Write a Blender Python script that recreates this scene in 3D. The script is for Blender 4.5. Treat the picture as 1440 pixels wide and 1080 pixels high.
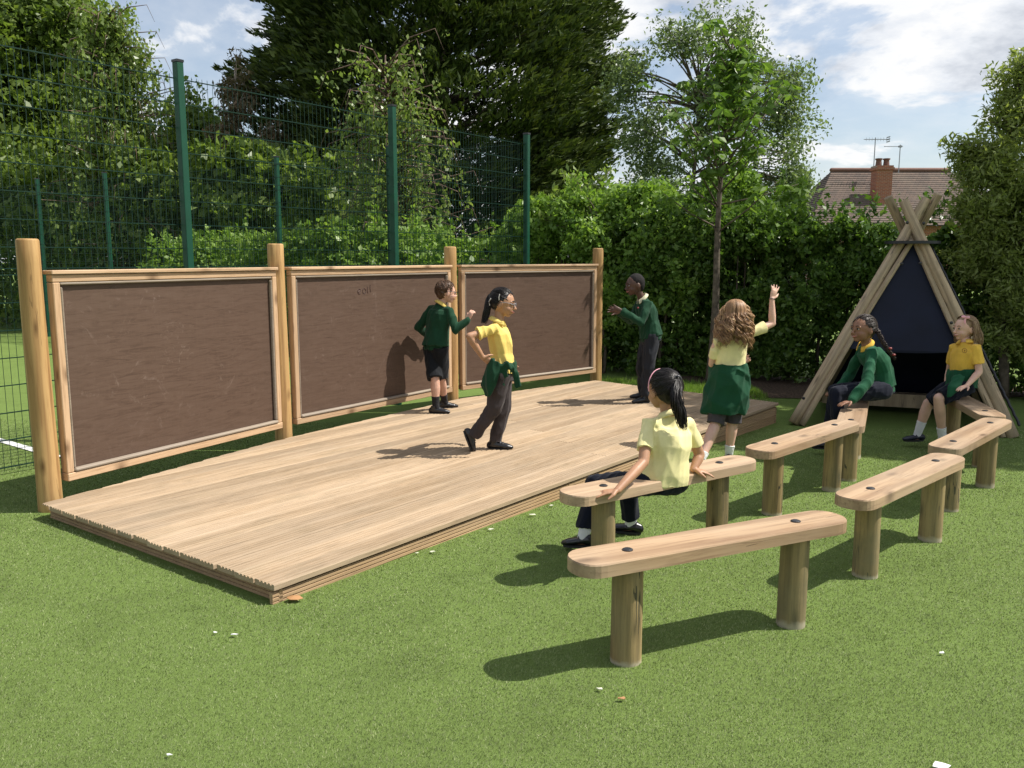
import bpy, math, random
import numpy as np
from mathutils import Vector, Matrix
for _o in list(bpy.data.objects): bpy.data.objects.remove(_o)
SC = bpy.context.scene
COL = SC.collection
rng = np.random.default_rng(7)
random.seed(7)
R = math.radians
# ------------------------------------------------------------------ camera, world, sun, exposure
CAM_H = 1.55; FPX = 1200.0; PITCH = math.atan(178/1200)
cam = bpy.data.cameras.new('camera'); co = bpy.data.objects.new('camera', cam); COL.objects.link(co)
co.location = (0, 0, CAM_H); co.rotation_euler = (math.pi/2-PITCH, 0, 0)
cam.sensor_width = 36; cam.lens = 30.0; cam.clip_start = .05; cam.clip_end = 2000
SC.camera = co
SUN_EL = R(54)
sun = bpy.data.lights.new('sun', 'SUN'); so = bpy.data.objects.new('sun', sun); COL.objects.link(so)
sun.energy = 5.0; sun.angle = R(.55); sun.color = (1, .95, .87)
so.rotation_euler = (0, R(36), R(2)); so.location = (20, 0, 30)
W = bpy.data.worlds.new('World'); SC.world = W; W.use_nodes = True
nt = W.node_tree; nt.nodes.clear()
def N(t, typ, **kw):
    n = t.nodes.new(typ)
    for k, v in kw.items():
        if k.startswith('i_'):
            n.inputs[int(k[2:])].default_value = v
        else: setattr(n, k, v)
    return n
def L(t, a, b): t.links.new(a, b)
def ramp(t, fac, stops):
    r = t.nodes.new('ShaderNodeValToRGB'); e = r.color_ramp.elements
    while len(e) < len(stops): e.new(.5)
    for i, (p, c) in enumerate(stops):
        e[i].position = p; e[i].color = (*c, 1) if len(c) == 3 else c
    t.links.new(fac, r.inputs[0]); return r.outputs[0]
def mth(t, op, a, b=None, c=None, clamp=False):
    n = t.nodes.new('ShaderNodeMath'); n.operation = op; n.use_clamp = clamp
    for i, v in enumerate((a, b, c)):
        if v is None: continue
        if isinstance(v, (int, float)): n.inputs[i].default_value = v
        else: t.links.new(v, n.inputs[i])
    return n.outputs[0]
def mixc(t, f, a, b, bt='MIX'):
    n = t.nodes.new('ShaderNodeMix'); n.data_type = 'RGBA'; n.blend_type = bt
    for s, v in ((0, f), (6, a), (7, b)):
        if isinstance(v, (int, float)): n.inputs[s].default_value = v
        elif isinstance(v, tuple): n.inputs[s].default_value = (*v, 1)
        else: t.links.new(v, n.inputs[s])
    return n.outputs[2]
sky = N(nt, 'ShaderNodeTexSky'); sky.sky_type = 'NISHITA'; sky.sun_disc = False
sky.sun_elevation = SUN_EL; sky.sun_rotation = R(88); sky.air_density = 1.0; sky.dust_density = 1.2; sky.ozone_density = 1.0
bg1 = N(nt, 'ShaderNodeBackground'); L(nt, sky.outputs[0], bg1.inputs[0]); bg1.inputs[1].default_value = .100
tc = N(nt, 'ShaderNodeTexCoord')
sep = N(nt, 'ShaderNodeSeparateXYZ'); L(nt, tc.outputs['Generated'], sep.inputs[0])
zc = mth(nt, 'MAXIMUM', sep.outputs[2], .0)
den = mth(nt, 'ADD', zc, .32)
cx = mth(nt, 'DIVIDE', sep.outputs[0], den); cy = mth(nt, 'DIVIDE', sep.outputs[1], den)
cmb = N(nt, 'ShaderNodeCombineXYZ'); L(nt, cx, cmb.inputs[0]); L(nt, cy, cmb.inputs[1]); L(nt, mth(nt, 'MULTIPLY', zc, 2.2), cmb.inputs[2])
mp = N(nt, 'ShaderNodeMapping'); L(nt, cmb.outputs[0], mp.inputs[0]); mp.inputs[1].default_value = (1.35, .55, .2)
n1 = N(nt, 'ShaderNodeTexNoise'); L(nt, mp.outputs[0], n1.inputs[0]); n1.inputs['Scale'].default_value = 2.1; n1.inputs['Detail'].default_value = 9; n1.inputs['Roughness'].default_value = .56; n1.inputs['Distortion'].default_value = .25
n2 = N(nt, 'ShaderNodeTexNoise'); L(nt, mp.outputs[0], n2.inputs[0]); n2.inputs['Scale'].default_value = 3.4; n2.inputs['Detail'].default_value = 7; n2.inputs['Roughness'].default_value = .6
cover = ramp(nt, n1.outputs[0], [(.40, (.20, .20, .20)), (.485, (.34, .34, .34)), (.525, (.93, .93, .93)), (.6, (1, 1, 1))])
ccol = ramp(nt, n2.outputs[0], [(.36, (.60, .64, .71)), (.46, (.84, .87, .92)), (.54, (1.0, 1.0, 1.0))])
bg2 = N(nt, 'ShaderNodeBackground'); L(nt, ccol, bg2.inputs[0]); bg2.inputs[1].default_value = .74
mx = N(nt, 'ShaderNodeMixShader'); L(nt, cover, mx.inputs[0]); L(nt, bg1.outputs[0], mx.inputs[1]); L(nt, bg2.outputs[0], mx.inputs[2])
wo = N(nt, 'ShaderNodeOutputWorld'); L(nt, mx.outputs[0], wo.inputs[0])
SC.view_settings.view_transform = 'Standard'; SC.view_settings.look = 'None'; SC.view_settings.gamma = 1
SC.view_settings.exposure = 0.47; SC.view_settings.use_curve_mapping = False
try:
    SC.cycles.max_bounces = 6; SC.cycles.transparent_max_bounces = 8; SC.cycles.use_denoising = True
except Exception: pass
# ------------------------------------------------------------------ geometry helpers
def at(x, y, Y):
    """world point seen at photograph pixel (x, y) at distance Y in front of the camera"""
    a = (x-720)/FPX; b = -(y-540)/FPX; c, s = math.cos(PITCH), math.sin(PITCH)
    r = np.array([a, c+b*s, -s+b*c]); return np.array([0, 0, CAM_H])+r*Y/r[1]
def gz(x, y):
    s = (x+1.07)*.612+(y-3.66)*.791
    return -.014*np.clip(s, 0, 6.2)-.03*np.exp(-((x-2.9)**2+(y-8.2)**2)/2.4)
def tag(o, label=None, cat=None, group=None, kind=None):
    if label: o['label'] = label
    if cat: o['category'] = cat
    if group: o['group'] = group
    if kind: o['kind'] = kind
    return o
def empty(name, loc=(0, 0, 0), rz=0, label=None, cat=None, group=None):
    o = bpy.data.objects.new(name, None); COL.objects.link(o); o.location = loc; o.rotation_euler = (0, 0, rz)
    o.empty_display_size = .1
    return tag(o, label, cat, group)
def link(name, me, parent=None, mat=None):
    o = bpy.data.objects.new(name, me); COL.objects.link(o)
    if mat is not None:
        me.materials.clear(); me.materials.append(mat)
    if parent is not None:
        o.parent = parent
    return o
def mesh_of(name, V, F, smooth=False):
    V = np.asarray(V, np.float32).reshape(-1, 3)
    me = bpy.data.meshes.new(name)
    if isinstance(F, np.ndarray):
        k = F.shape[1]; nf = len(F)
        me.vertices.add(len(V)); me.vertices.foreach_set('co', V.ravel())
        me.loops.add(nf*k); me.loops.foreach_set('vertex_index', F.astype(np.int32).ravel())
        me.polygons.add(nf); me.polygons.foreach_set('loop_start', np.arange(0, nf*k, k, dtype=np.int32))
        me.update(calc_edges=True)
    else:
        me.from_pydata([tuple(map(float, v)) for v in V], [], F); me.update()
    if smooth: me.polygons.foreach_set('use_smooth', np.ones(len(me.polygons), bool)); me.update()
    return me
class MB:
    """collects shapes into one mesh"""
    def __init__(s): s.V = []; s.F = []; s.n = 0
    def add(s, V, F):
        V = np.asarray(V, float).reshape(-1, 3)
        s.V.append(V); s.F += [tuple(i+s.n for i in f) for f in F]; s.n += len(V); return s
    def box(s, c, d, rz=0, M=None):
        x, y, z = [q/2 for q in d]
        P = np.array([(a*x, b*y, e*z) for e in (-1, 1) for b in (-1, 1) for a in (-1, 1)])
        if M is not None: P = P@np.asarray(M).T
        if rz: P = P@np.array([[math.cos(rz), math.sin(rz), 0], [-math.sin(rz), math.cos(rz), 0], [0, 0, 1]])
        return s.add(P+np.asarray(c), [(0, 2, 3, 1), (4, 5, 7, 6), (0, 1, 5, 4), (2, 6, 7, 3), (0, 4, 6, 2), (1, 3, 7, 5)])
    def loft(s, C, A, B, n=14, cap='round'):
        C = np.asarray(C, float); A = np.asarray(A, float); B = np.asarray(B, float)
        if cap == 'round':
            def ext(i, j):
                t = C[i]-C[j]; t = t/(np.linalg.norm(t)+1e-9); r = min(np.linalg.norm(A[i]), np.linalg.norm(B[i]))
                return [(C[i]+t*r*q, A[i]*w, B[i]*w) for q, w in ((.38, .92), (.7, .71), (.92, .38))]
            e0 = ext(0, 1)[::-1]; e1 = ext(-1, -2)
            C = np.array([e[0] for e in e0]+list(C)+[e[0] for e in e1]); A = np.array([e[1] for e in e0]+list(A)+[e[1] for e in e1]); B = np.array([e[2] for e in e0]+list(B)+[e[2] for e in e1])
        th = np.linspace(0, 2*np.pi, n, endpoint=False)
        V = (C[:, None]+np.cos(th)[None, :, None]*A[:, None]+np.sin(th)[None, :, None]*B[:, None]).reshape(-1, 3)
        m = len(C)
        F = [(i*n+j, i*n+(j+1) % n, (i+1)*n+(j+1) % n, (i+1)*n+j) for i in range(m-1) for j in range(n)]
        F.append(tuple(range(n-1, -1, -1))); F.append(tuple((m-1)*n+j for j in range(n)))
        return s.add(V, F)
    def tube(s, P, r, side=None, flat=1.0, n=12, cap='round'):
        """P points, r radii; side: direction that gets r, the other gets r*flat"""
        P = np.asarray(P, float); r = np.broadcast_to(np.asarray(r, float), (len(P),))
        T = np.gradient(P, axis=0); T /= np.linalg.norm(T, axis=1)[:, None]+1e-9
        ref = np.array([0, 0, 1.]) if side is None else np.asarray(side, float)
        if side is None and abs(T[0] @ ref) > .9: ref = np.array([1., 0, 0])
        A = []; B = []
        for t, q in zip(T, r):
            a = ref-t*(ref@t); a /= np.linalg.norm(a)+1e-9; b = np.cross(t, a); A.append(a*q); B.append(b*q*flat)
        return s.loft(P, A, B, n, cap)
    def ell(s, c, ax, n=14, m=9):
        """ellipsoid: ax = three axis vectors"""
        ax = np.asarray(ax, float); V = []; 
        for i in range(1, m):
            ph = np.pi*i/m
            for j in range(n):
                t = 2*np.pi*j/n
                V.append(np.asarray(c)+ax[0]*math.sin(ph)*math.cos(t)+ax[1]*math.sin(ph)*math.sin(t)+ax[2]*math.cos(ph))
        V.append(np.asarray(c)+ax[2]); V.append(np.asarray(c)-ax[2])
        F = [(i*n+j, (i+1)*n+j, (i+1)*n+(j+1) % n, i*n+(j+1) % n) for i in range(m-2) for j in range(n)]
        a = (m-1)*n
        F += [(a, j, (j+1) % n) for j in range(n)]+[(a+1, (m-2)*n+(j+1) % n, (m-2)*n+j) for j in range(n)]
        return s.add(V, F)
    def mesh(s, name, smooth=False): return mesh_of(name, np.concatenate(s.V), s.F, smooth)
    def build(s, name, mat, parent=None, smooth=False): return link(name, s.mesh(name, smooth), parent, mat)
def bevel(o, w=.004, seg=2):
    m = o.modifiers.new('bevel', 'BEVEL'); m.width = w; m.segments = seg; m.limit_method = 'ANGLE'; m.angle_limit = R(35); return o
_dg = None
def bake(o):
    """apply modifiers without operators"""
    dg = bpy.context.evaluated_depsgraph_get(); dg.update()
    me = bpy.data.meshes.new_from_object(o.evaluated_get(dg)); o.modifiers.clear(); old = o.data; o.data = me
    bpy.data.meshes.remove(old); return o
def copy_tree(o, parent=None):
    c = o.copy(); COL.objects.link(c); c.parent = parent
    for ch in list(o.children): copy_tree(ch, c)
    return c
# ------------------------------------------------------------------ materials
def mat_new(name):
    m = bpy.data.materials.new(name); m.use_nodes = True; t = m.node_tree; b = t.nodes['Principled BSDF']
    return m, t, b
def coords(t, scale=(1, 1, 1), rand=0, kind='Object'):
    c = N(t, 'ShaderNodeTexCoord'); m = N(t, 'ShaderNodeMapping'); m.inputs[3].default_value = scale
    if rand:
        oi = N(t, 'ShaderNodeObjectInfo'); k = mth(t, 'MULTIPLY', oi.outputs['Random'], rand)
        L(t, k, m.inputs[1])
    L(t, c.outputs[kind], m.inputs[0]); return m.outputs[0]
def noise(t, vec, s, d=4, r=.55, dist=0):
    n = N(t, 'ShaderNodeTexNoise'); L(t, vec, n.inputs[0]); n.inputs['Scale'].default_value = s; n.inputs['Detail'].default_value = d
    n.inputs['Roughness'].default_value = r; n.inputs['Distortion'].default_value = dist; return n.outputs[0]
def bump(t, b, h, st, dist=.01):
    n = N(t, 'ShaderNodeBump'); n.inputs['Strength'].default_value = st; n.inputs['Distance'].default_value = dist
    L(t, h, n.inputs['Height']); L(t, n.outputs[0], b.inputs['Normal'])
def plain(name, col, rough=.6, var=.12, sc=8, spec=.5, metal=0, bmp=0, bs=60):
    m, t, b = mat_new(name)
    v = noise(t, coords(t, rand=20), sc, 5)
    d = tuple(max(0, c*(1-var*1.6)) for c in col); u = tuple(min(1, c*(1+var)) for c in col)
    L(t, ramp(t, v, [(.3, d), (.7, u)]), b.inputs['Base Color']); b.inputs['Roughness'].default_value = rough
    b.inputs['Specular IOR Level'].default_value = spec; b.inputs['Metallic'].default_value = metal
    if bmp: bump(t, b, noise(t, coords(t), bs, 4), bmp, .004)
    return m
def wood(name, c_lo, c_hi, c_dark, axis=0, grain=1.0, rough=.7, knots=True, grey=.0, gcol=(.33, .29, .24), ring=0, dirt=0, crack=0, ks=4.6, base_z=None, vary=.26):
    """timber: grain stretched along local axis"""
    m, t, b = mat_new(name)
    sc = [1, 1, 1]; sc[axis] = .045
    v = coords(t, tuple(sc), rand=30)
    base = noise(t, v, 9*grain, 6, .6, .4)
    fine = noise(t, v, 70*grain, 5, .7, .3)
    col = ramp(t, base, [(.28, c_lo), (.5, tuple((a+q)/2 for a, q in zip(c_lo, c_hi))), (.72, c_hi)])
    if ring:
        sc2 = [1, 1, 1]; sc2[axis] = .13
        w = N(t, 'ShaderNodeTexWave'); L(t, coords(t, tuple(sc2), rand=30), w.inputs[0]); w.wave_type = 'BANDS'; w.bands_direction = 'Y' if axis != 1 else 'X'
        w.inputs['Scale'].default_value = ring; w.inputs['Distortion'].default_value = 9; w.inputs['Detail'].default_value = 2; w.inputs['Detail Scale'].default_value = .8
        col = mixc(t, mth(t, 'MULTIPLY', ramp(t, w.outputs['Fac'], [(.5, (0, 0, 0)), (.95, (1, 1, 1))]), .42), col, c_dark)
    col = mixc(t, ramp(t, fine, [(.48, (0, 0, 0)), (.72, (.75, .75, .75))]), col, c_dark)
    h = fine
    if crack:
        s4 = [1, 1, 1]; s4[axis] = .05
        cn = noise(t, coords(t, tuple(s4), rand=17), 16, 3, .5, .2)
        cr = mth(t, 'LESS_THAN', mth(t, 'ABSOLUTE', mth(t, 'SUBTRACT', cn, .5)), .006)
        msk = ramp(t, noise(t, coords(t, rand=4), 3.5, 2), [(.5, (0, 0, 0)), (.6, (1, 1, 1))])
        cf = mth(t, 'MULTIPLY', mth(t, 'MULTIPLY', cr, msk), crack)
        col = mixc(t, cf, col, tuple(q*.25 for q in c_dark)); h = mth(t, 'SUBTRACT', fine, cf)
    if knots:
        sk = [1, 1, 1]; sk[axis] = .45
        vo = N(t, 'ShaderNodeTexVoronoi'); vo.voronoi_dimensions = '2D'; sx_ = N(t, 'ShaderNodeSeparateXYZ'); L(t, coords(t, tuple(sk), rand=30), sx_.inputs[0]); cx_ = N(t, 'ShaderNodeCombineXYZ')
        L(t, sx_.outputs[axis], cx_.inputs[0]); L(t, mth(t, 'ADD', sx_.outputs[(axis+1) % 3], mth(t, 'MULTIPLY', sx_.outputs[(axis+2) % 3], 1.7 if axis == 2 else .4)), cx_.inputs[1]); L(t, cx_.outputs[0], vo.inputs[0]); vo.inputs['Scale'].default_value = ks; vo.inputs['Randomness'].default_value = 1
        rg = mth(t, 'ADD', vo.outputs['Distance'], mth(t, 'MULTIPLY', mth(t, 'SUBTRACT', base, .5), .12))
        kn = ramp(t, rg, [(.03, (1, 1, 1)), (.07, (.6, .6, .6)), (.15, (0, 0, 0))])
        col = mixc(t, mth(t, 'MULTIPLY', kn, .8), col, tuple(q*.55 for q in c_dark))
    if grey:
        g = noise(t, coords(t, tuple([.35 if i == axis else 1 for i in range(3)]), rand=11), 3.2, 5, .65)
        col = mixc(t, mth(t, 'MULTIPLY', ramp(t, g, [(.38, (0, 0, 0)), (.68, (1, 1, 1))]), grey), col, gcol)
    if dirt:
        g = noise(t, coords(t, rand=9), 2.2, 6, .7)
        col = mixc(t, mth(t, 'MULTIPLY', ramp(t, g, [(.5, (0, 0, 0)), (.72, (1, 1, 1))]), dirt), col, (.13, .12, .07))
    if base_z is not None:   # pale sandy scuffing where the post meets the turf
        sz = N(t, 'ShaderNodeSeparateXYZ'); cc_ = N(t, 'ShaderNodeTexCoord'); L(t, cc_.outputs['Object'], sz.inputs[0])
        zz = mth(t, 'ADD', sz.outputs[2], mth(t, 'MULTIPLY', noise(t, coords(t, rand=6), 22, 3), -.045))
        col = mixc(t, ramp(t, zz, [(base_z-.012, (.75, .75, .75)), (base_z+.006, (0, 0, 0))]), col, (.42, .38, .28))
    oi_ = N(t, 'ShaderNodeObjectInfo'); vv = mth(t, 'ADD', mth(t, 'MULTIPLY', oi_.outputs['Random'], vary), 1-vary*.55)
    vm = N(t, 'ShaderNodeVectorMath'); vm.operation = 'SCALE'; L(t, col, vm.inputs[0]); L(t, vv, vm.inputs['Scale']); col = vm.outputs[0]
    L(t, col, b.inputs['Base Color']); b.inputs['Roughness'].default_value = rough; b.inputs['Specular IOR Level'].default_value = .3
    bump(t, b, h, .35, .003)
    return m
M = {}
M['deck'] = wood('decking_timber', (.33, .235, .145), (.47, .35, .23), (.17, .115, .065), 0, 1.3, .8, False, .4, (.37, .30, .225), dirt=.2, vary=.36)
M['fascia'] = wood('fascia_timber', (.33, .21, .11), (.46, .31, .17), (.14, .09, .05), 0, 1.0, .8, False, .2)
M['log'] = wood('peeled_log', (.38, .225, .085), (.52, .335, .145), (.20, .10, .035), 2, .8, .65, True, 0, ring=5, crack=.4)
M['leg'] = wood('bench_leg_log', (.13, .085, .032), (.44, .31, .135), (.06, .04, .015), 2, 1.5, .7, True, .4, (.27, .25, .15), ring=4, dirt=.7, crack=1.0, base_z=.20)
M['frame'] = wood('frame_timber', (.43, .28, .16), (.57, .40, .25), (.25, .14, .07), 0, 1.2, .6, True, 0)
M['framev'] = wood('frame_timber_upright', (.43, .28, .16), (.55, .38, .235), (.25, .14, .07), 2, 1.2, .6, True, 0)
M['bead'] = wood('weathered_bead', (.25, .20, .15), (.36, .30, .23), (.15, .11, .08), 0, 1.2, .7, False, .4, (.34, .30, .26))
M['seat'] = wood('bench_seat_timber', (.36, .235, .135), (.50, .35, .22), (.17, .095, .05), 0, .9, .65, True, .45, (.40, .32, .235), ring=2.0, crack=.5)
M['pole'] = wood('weathered_pole', (.32, .235, .14), (.54, .41, .265), (.12, .08, .045), 2, 1.0, .75, True, .5, (.36, .30, .22), ring=4, dirt=.5, crack=.9)
def mat_panel():
    m, t, b = mat_new('brown_film_ply')
    v = coords(t, (.12, 1, 1), rand=7)
    a = noise(t, v, 42, 7, .7, 1.0); a2 = noise(t, coords(t, (1, 1, .12)), 55, 4, .6); c = noise(t, coords(t, rand=3), 1.6, 5, .6, 1.2)
    col = ramp(t, a, [(.30, (.068, .041, .028)), (.5, (.096, .060, .042)), (.75, (.112, .073, .053))])
    col = mixc(t, mth(t, 'MULTIPLY', ramp(t, a2, [(.45, (0, 0, 0)), (.8, (1, 1, 1))]), .10), col, (.15, .10, .075))
    chalk = mth(t, 'MULTIPLY', ramp(t, noise(t, coords(t, rand=5), 5, 7, .75, 2.5), [(.56, (0, 0, 0)), (.74, (1, 1, 1))]), ramp(t, c, [(.45, (0, 0, 0)), (.62, (.5, .5, .5))]))
    col = mixc(t, chalk, col, (.26, .20, .165))
    L(t, col, b.inputs['Base Color']); b.inputs['Roughness'].default_value = .5; b.inputs['Specular IOR Level'].default_value = .35
    bump(t, b, a, .3, .002); return m
M['panel'] = mat_panel()
def mat_turf(name, c0, c1, c2, sc=1.0, dry=True):
    m, t, b = mat_new(name)
    v = coords(t)
    f = noise(t, v, 260*sc, 3, .8); mid = noise(t, v, 60*sc, 4, .7); big = noise(t, v, .9, 5, .6, .5)
    col = ramp(t, f, [(.32, c0), (.5, c1), (.72, c2)])
    col = mixc(t, mth(t, 'MULTIPLY', ramp(t, mid, [(.4, (0, 0, 0)), (.75, (1, 1, 1))]), .45), col, c0)
    col = mixc(t, ramp(t, big, [(.35, (0, 0, 0)), (.7, (.5, .5, .5))]), col, tuple(q*1.12 for q in c1))
    mo = noise(t, v, 1.7, 6, .7, .8); col = mixc(t, ramp(t, mo, [(.50, (0, 0, 0)), (.72, (.6, .6, .6))]), col, tuple(q*.62 for q in c1))
    L(t, col, b.inputs['Base Color']); b.inputs['Roughness'].default_value = .85; b.inputs['Specular IOR Level'].default_value = .100
    bump(t, b, mixc(t, .5, f, mid), .9, .012); return m
M['turf'] = mat_turf('artificial_turf', (.070, .112, .024), (.140, .205, .052), (.24, .31, .10))
def mat_leaf(name, c0, c1, c2, trans=.32, rough=.5, patch=.9, moss=False):
    m, t, b = mat_new(name)
    g = N(t, 'ShaderNodeNewGeometry')
    col = ramp(t, g.outputs['Random Per Island'], [(.0, c0), (.5, c1), (1., c2)])
    big = noise(t, coords(t), patch, 3, .5)
    col = mixc(t, ramp(t, big, [(.35, (0, 0, 0)), (.7, (.55, .55, .55))]), col, c1)
    if moss:
        mo = noise(t, coords(t), 1.7, 6, .7, .8); col = mixc(t, ramp(t, mo, [(.50, (0, 0, 0)), (.72, (.6, .6, .6))]), col, tuple(q*.62 for q in c1))
    L(t, col, b.inputs['Base Color']); b.inputs['Roughness'].default_value = rough; b.inputs['Specular IOR Level'].default_value = .3
    tr = N(t, 'ShaderNodeBsdfTranslucent'); L(t, mixc(t, 1.0, col, (1.25, 1.3, .6), 'MULTIPLY'), tr.inputs[0])
    mxs = N(t, 'ShaderNodeMixShader'); mxs.inputs[0].default_value = trans
    L(t, b.outputs[0], mxs.inputs[1]); L(t, tr.outputs[0], mxs.inputs[2]); L(t, mxs.outputs[0], t.nodes['Material Output'].inputs[0])
    return m
M['blade'] = mat_leaf('turf_fibre', (.09, .135, .040), (.185, .24, .088), (.42, .455, .24), .25, .6, moss=True)
M['l_hedge'] = mat_leaf('hedge_leaf', (.045, .10, .018), (.095, .175, .032), (.17, .26, .06), .38, .35)
M['l_bright'] = mat_leaf('bright_leaf', (.11, .20, .035), (.18, .30, .055), (.28, .39, .10), .42, .4)
M['l_birch'] = mat_leaf('birch_leaf', (.09, .15, .035), (.17, .24, .065), (.27, .34, .12), .45, .35)
M['l_oak'] = mat_leaf('oak_leaf', (.07, .12, .025), (.13, .195, .042), (.21, .28, .07), .45, .4)
M['l_con'] = mat_leaf('cypress_spray', (.020, .038, .010), (.055, .085, .018), (.13, .165, .034), .15, .6)
M['l_euc'] = mat_leaf('brownish_leaf', (.09, .085, .045), (.17, .14, .085), (.28, .19, .13), .25, .5)
M['l_airy'] = mat_leaf('grey_green_leaf', (.09, .135, .06), (.15, .21, .10), (.24, .30, .16), .4, .35)
M['l_chest'] = mat_leaf('chestnut_leaf', (.07, .14, .025), (.12, .21, .04), (.19, .29, .07), .42, .4)
M['l_willow'] = mat_leaf('willow_leaf', (.15, .20, .055), (.23, .285, .08), (.32, .37, .14), .45, .4)
M['bark'] = plain('grey_bark', (.13, .105, .08), .9, .35, 14, .2, 0, .8, 40)
M['bark_pale'] = plain('pale_birch_bark', (.36, .30, .25), .8, .4, 10, .2, 0, .5, 40)
M['bark_birch'] = plain('brown_birch_bark', (.16, .11, .085), .8, .5, 10, .2, 0, .5, 40)
M['green_metal'] = plain('green_powder_coat', (.004, .058, .031), .5, .12, 6, .35)
M['wire'] = plain('green_wire', (.003, .026, .017), .5, .1, 6, .3)
M['black_plastic'] = plain('black_cap', (.02, .02, .023), .35)
M['navy'] = plain('navy_board', (.006, .009, .024), .6, .2, 3, .25, 0, .15, 90)
M['darkedge'] = plain('dark_board_edge', (.012, .013, .018), .5)
M['white'] = plain('white_line_paint', (.75, .76, .72), .7, .1, 20)
M['mulch'] = plain('bark_mulch', (.10, .07, .05), .95, .5, 40, .1, 0, 1, 60)
# ------------------------------------------------------------------ ground
gx = np.unique(np.concatenate([np.linspace(-160, -14, 12), np.linspace(-14, 14, 113), np.linspace(14, 160, 12)]))
gy = np.unique(np.concatenate([np.linspace(-40, 0, 6), np.linspace(0, 22, 89), np.linspace(22, 400, 14)]))
GX, GY = np.meshgrid(gx, gy); GZ = gz(GX, GY)
nx_, ny_ = len(gx), len(gy)
I = np.arange(nx_*ny_).reshape(ny_, nx_)
F = np.stack([I[:-1, :-1], I[:-1, 1:], I[1:, 1:], I[1:, :-1]], -1).reshape(-1, 4)
g = link('ground', mesh_of('ground', np.stack([GX, GY, GZ], -1), F, True), None, M['turf']); tag(g, kind='structure')
# turf fibres in the foreground
def turf_fibres(n):
    # area-weighted sample of the visible wedge, denser near the camera
    u = rng.random(n); Y = 1.9*(8.2/1.9)**(u**.95); X = (rng.random(n)*2-1)*(Y*.66+.1)
    s = (X+1.069)*.612+(Y-3.655)*.791; t = -(X+1.069)*.791+(Y-3.655)*.612
    keep = ~((s > -.02) & (s < 6.5) & (t > 0) & (t < 2.3))
    X, Y = X[keep], Y[keep]; k = len(X)
    Z = gz(X, Y)-.002
    ang = rng.random(k)*2*np.pi; hgt = (.004+.008*rng.random(k)); lean = .003+.008*rng.random(k); w = (.0009+.0007*rng.random(k))*np.clip(Y/2.6, .9, 2.6)
    la = rng.normal(.6, 1.3, k)
    c = np.stack([X, Y, Z], -1)
    sd = np.stack([np.cos(ang), np.sin(ang), np.zeros(k)], -1)*w[:, None]
    tip = c+np.stack([np.cos(la)*lean, np.sin(la)*lean, hgt], -1)
    V = np.stack([c-sd*1.3, c+sd*1.3, tip], 1).reshape(-1, 3)
    return V, np.arange(3*k).reshape(-1, 3)
V, F = turf_fibres(520000)
o = link('turf', mesh_of('turf', V, F), None, M['blade']); tag(o, 'short fibres of the green artificial turf in the foreground', 'turf', kind='stuff')
# white pitch line beyond the fence
def strip(name, a, b, w, mat, dz=.006, n=12):
    a = np.array(a[:2], float); b = np.array(b[:2], float); d = (b-a)/np.linalg.norm(b-a); q = np.array([-d[1], d[0]])*w/2
    V = []
    for k in range(n+1):
        p = a+(b-a)*k/n
        for s_ in (-1, 1):
            r = p+q*s_; V.append((r[0], r[1], gz(r[0], r[1])+dz))
    F = [(2*k, 2*k+1, 2*k+3, 2*k+2) for k in range(n)]
    o = link(name, mesh_of(name, V, F), None, mat); return tag(o, kind='structure')
l0 = at(0, 617, 7.05); l1 = at(50, 631, 6.75); d_ = (l1-l0)/np.linalg.norm(l1-l0)
l0 = np.array(at(0, 617, 1)); 
def gpix(x, y, z=0.0):
    p = at(x, y, 1.0); r = p-np.array([0, 0, CAM_H]); t_ = (z-CAM_H)/r[2]; return np.array([0, 0, CAM_H])+r*t_
l0 = gpix(0, 618); l1 = gpix(52, 633); dd = l1-l0
strip('painted_line', l0-dd*14, l1+dd*.6, .075, M['white'])
# mulch bed behind the stage
mv = []
ang = np.linspace(0, 2*np.pi, 40, endpoint=False)
for a in ang: mv.append((3.9+2.6*math.cos(a)*(1+.06*math.sin(5*a)), 10.75+.9*math.sin(a)*(1+.1*math.cos(3*a))-.35*math.cos(a)))
o = link('mulch_bed', mesh_of('mulch_bed', [(x, y, gz(x, y)+.008) for x, y in mv], [tuple(range(40))]), None, M['mulch']); tag(o, kind='structure')
# ------------------------------------------------------------------ stage deck
DB = np.array([-1.069, 3.655]); E1 = np.array([.612, .791]); E2 = np.array([-.791, .612]); DZ = .095
DROT = math.atan2(.791, .612)
deck = empty('stage_deck', (DB[0], DB[1], 0), DROT, 'low wooden stage of grooved decking boards laid on the turf', 'stage')
def s_start(t): return float(np.interp(t, [0, 2.16, 2.545, 2.72], [0, -.046, 2.096, 4.4]))
def s_end(t): return float(np.interp(t, [0, 2.31, 2.72], [6.163, 6.365, 4.4]))
bw, gap = .1385, .010
def board_profile(w, th, groove=.0045, n=7):
    P = [(0, -th), (0, -.006), (.004, 0)]
    pitch = (w-.008)/n
    for k in range(n):
        x0 = .004+k*pitch
        P += [(x0+pitch*.50, 0), (x0+pitch*.58, -groove), (x0+pitch*.92, -groove), (x0+pitch, 0)] if k < n-1 else [(w-.004, 0)]
    P += [(w, -.006), (w, -th)]
    return P
def add_board(mb, t0, prof, s0f, s1f, zt):
    n = len(prof); V = []
    for (x, z) in prof: V.append((s0f(t0+x), t0+x, zt+z))
    for (x, z) in prof: V.append((s1f(t0+x), t0+x, zt+z))
    F = [(i, i+1, n+i+1, n+i) for i in range(n-1)]+[(n-1, 0, n, 2*n-1), tuple(range(n-1, -1, -1)), tuple(range(n, 2*n))]
    mb.add(V, F)

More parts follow.
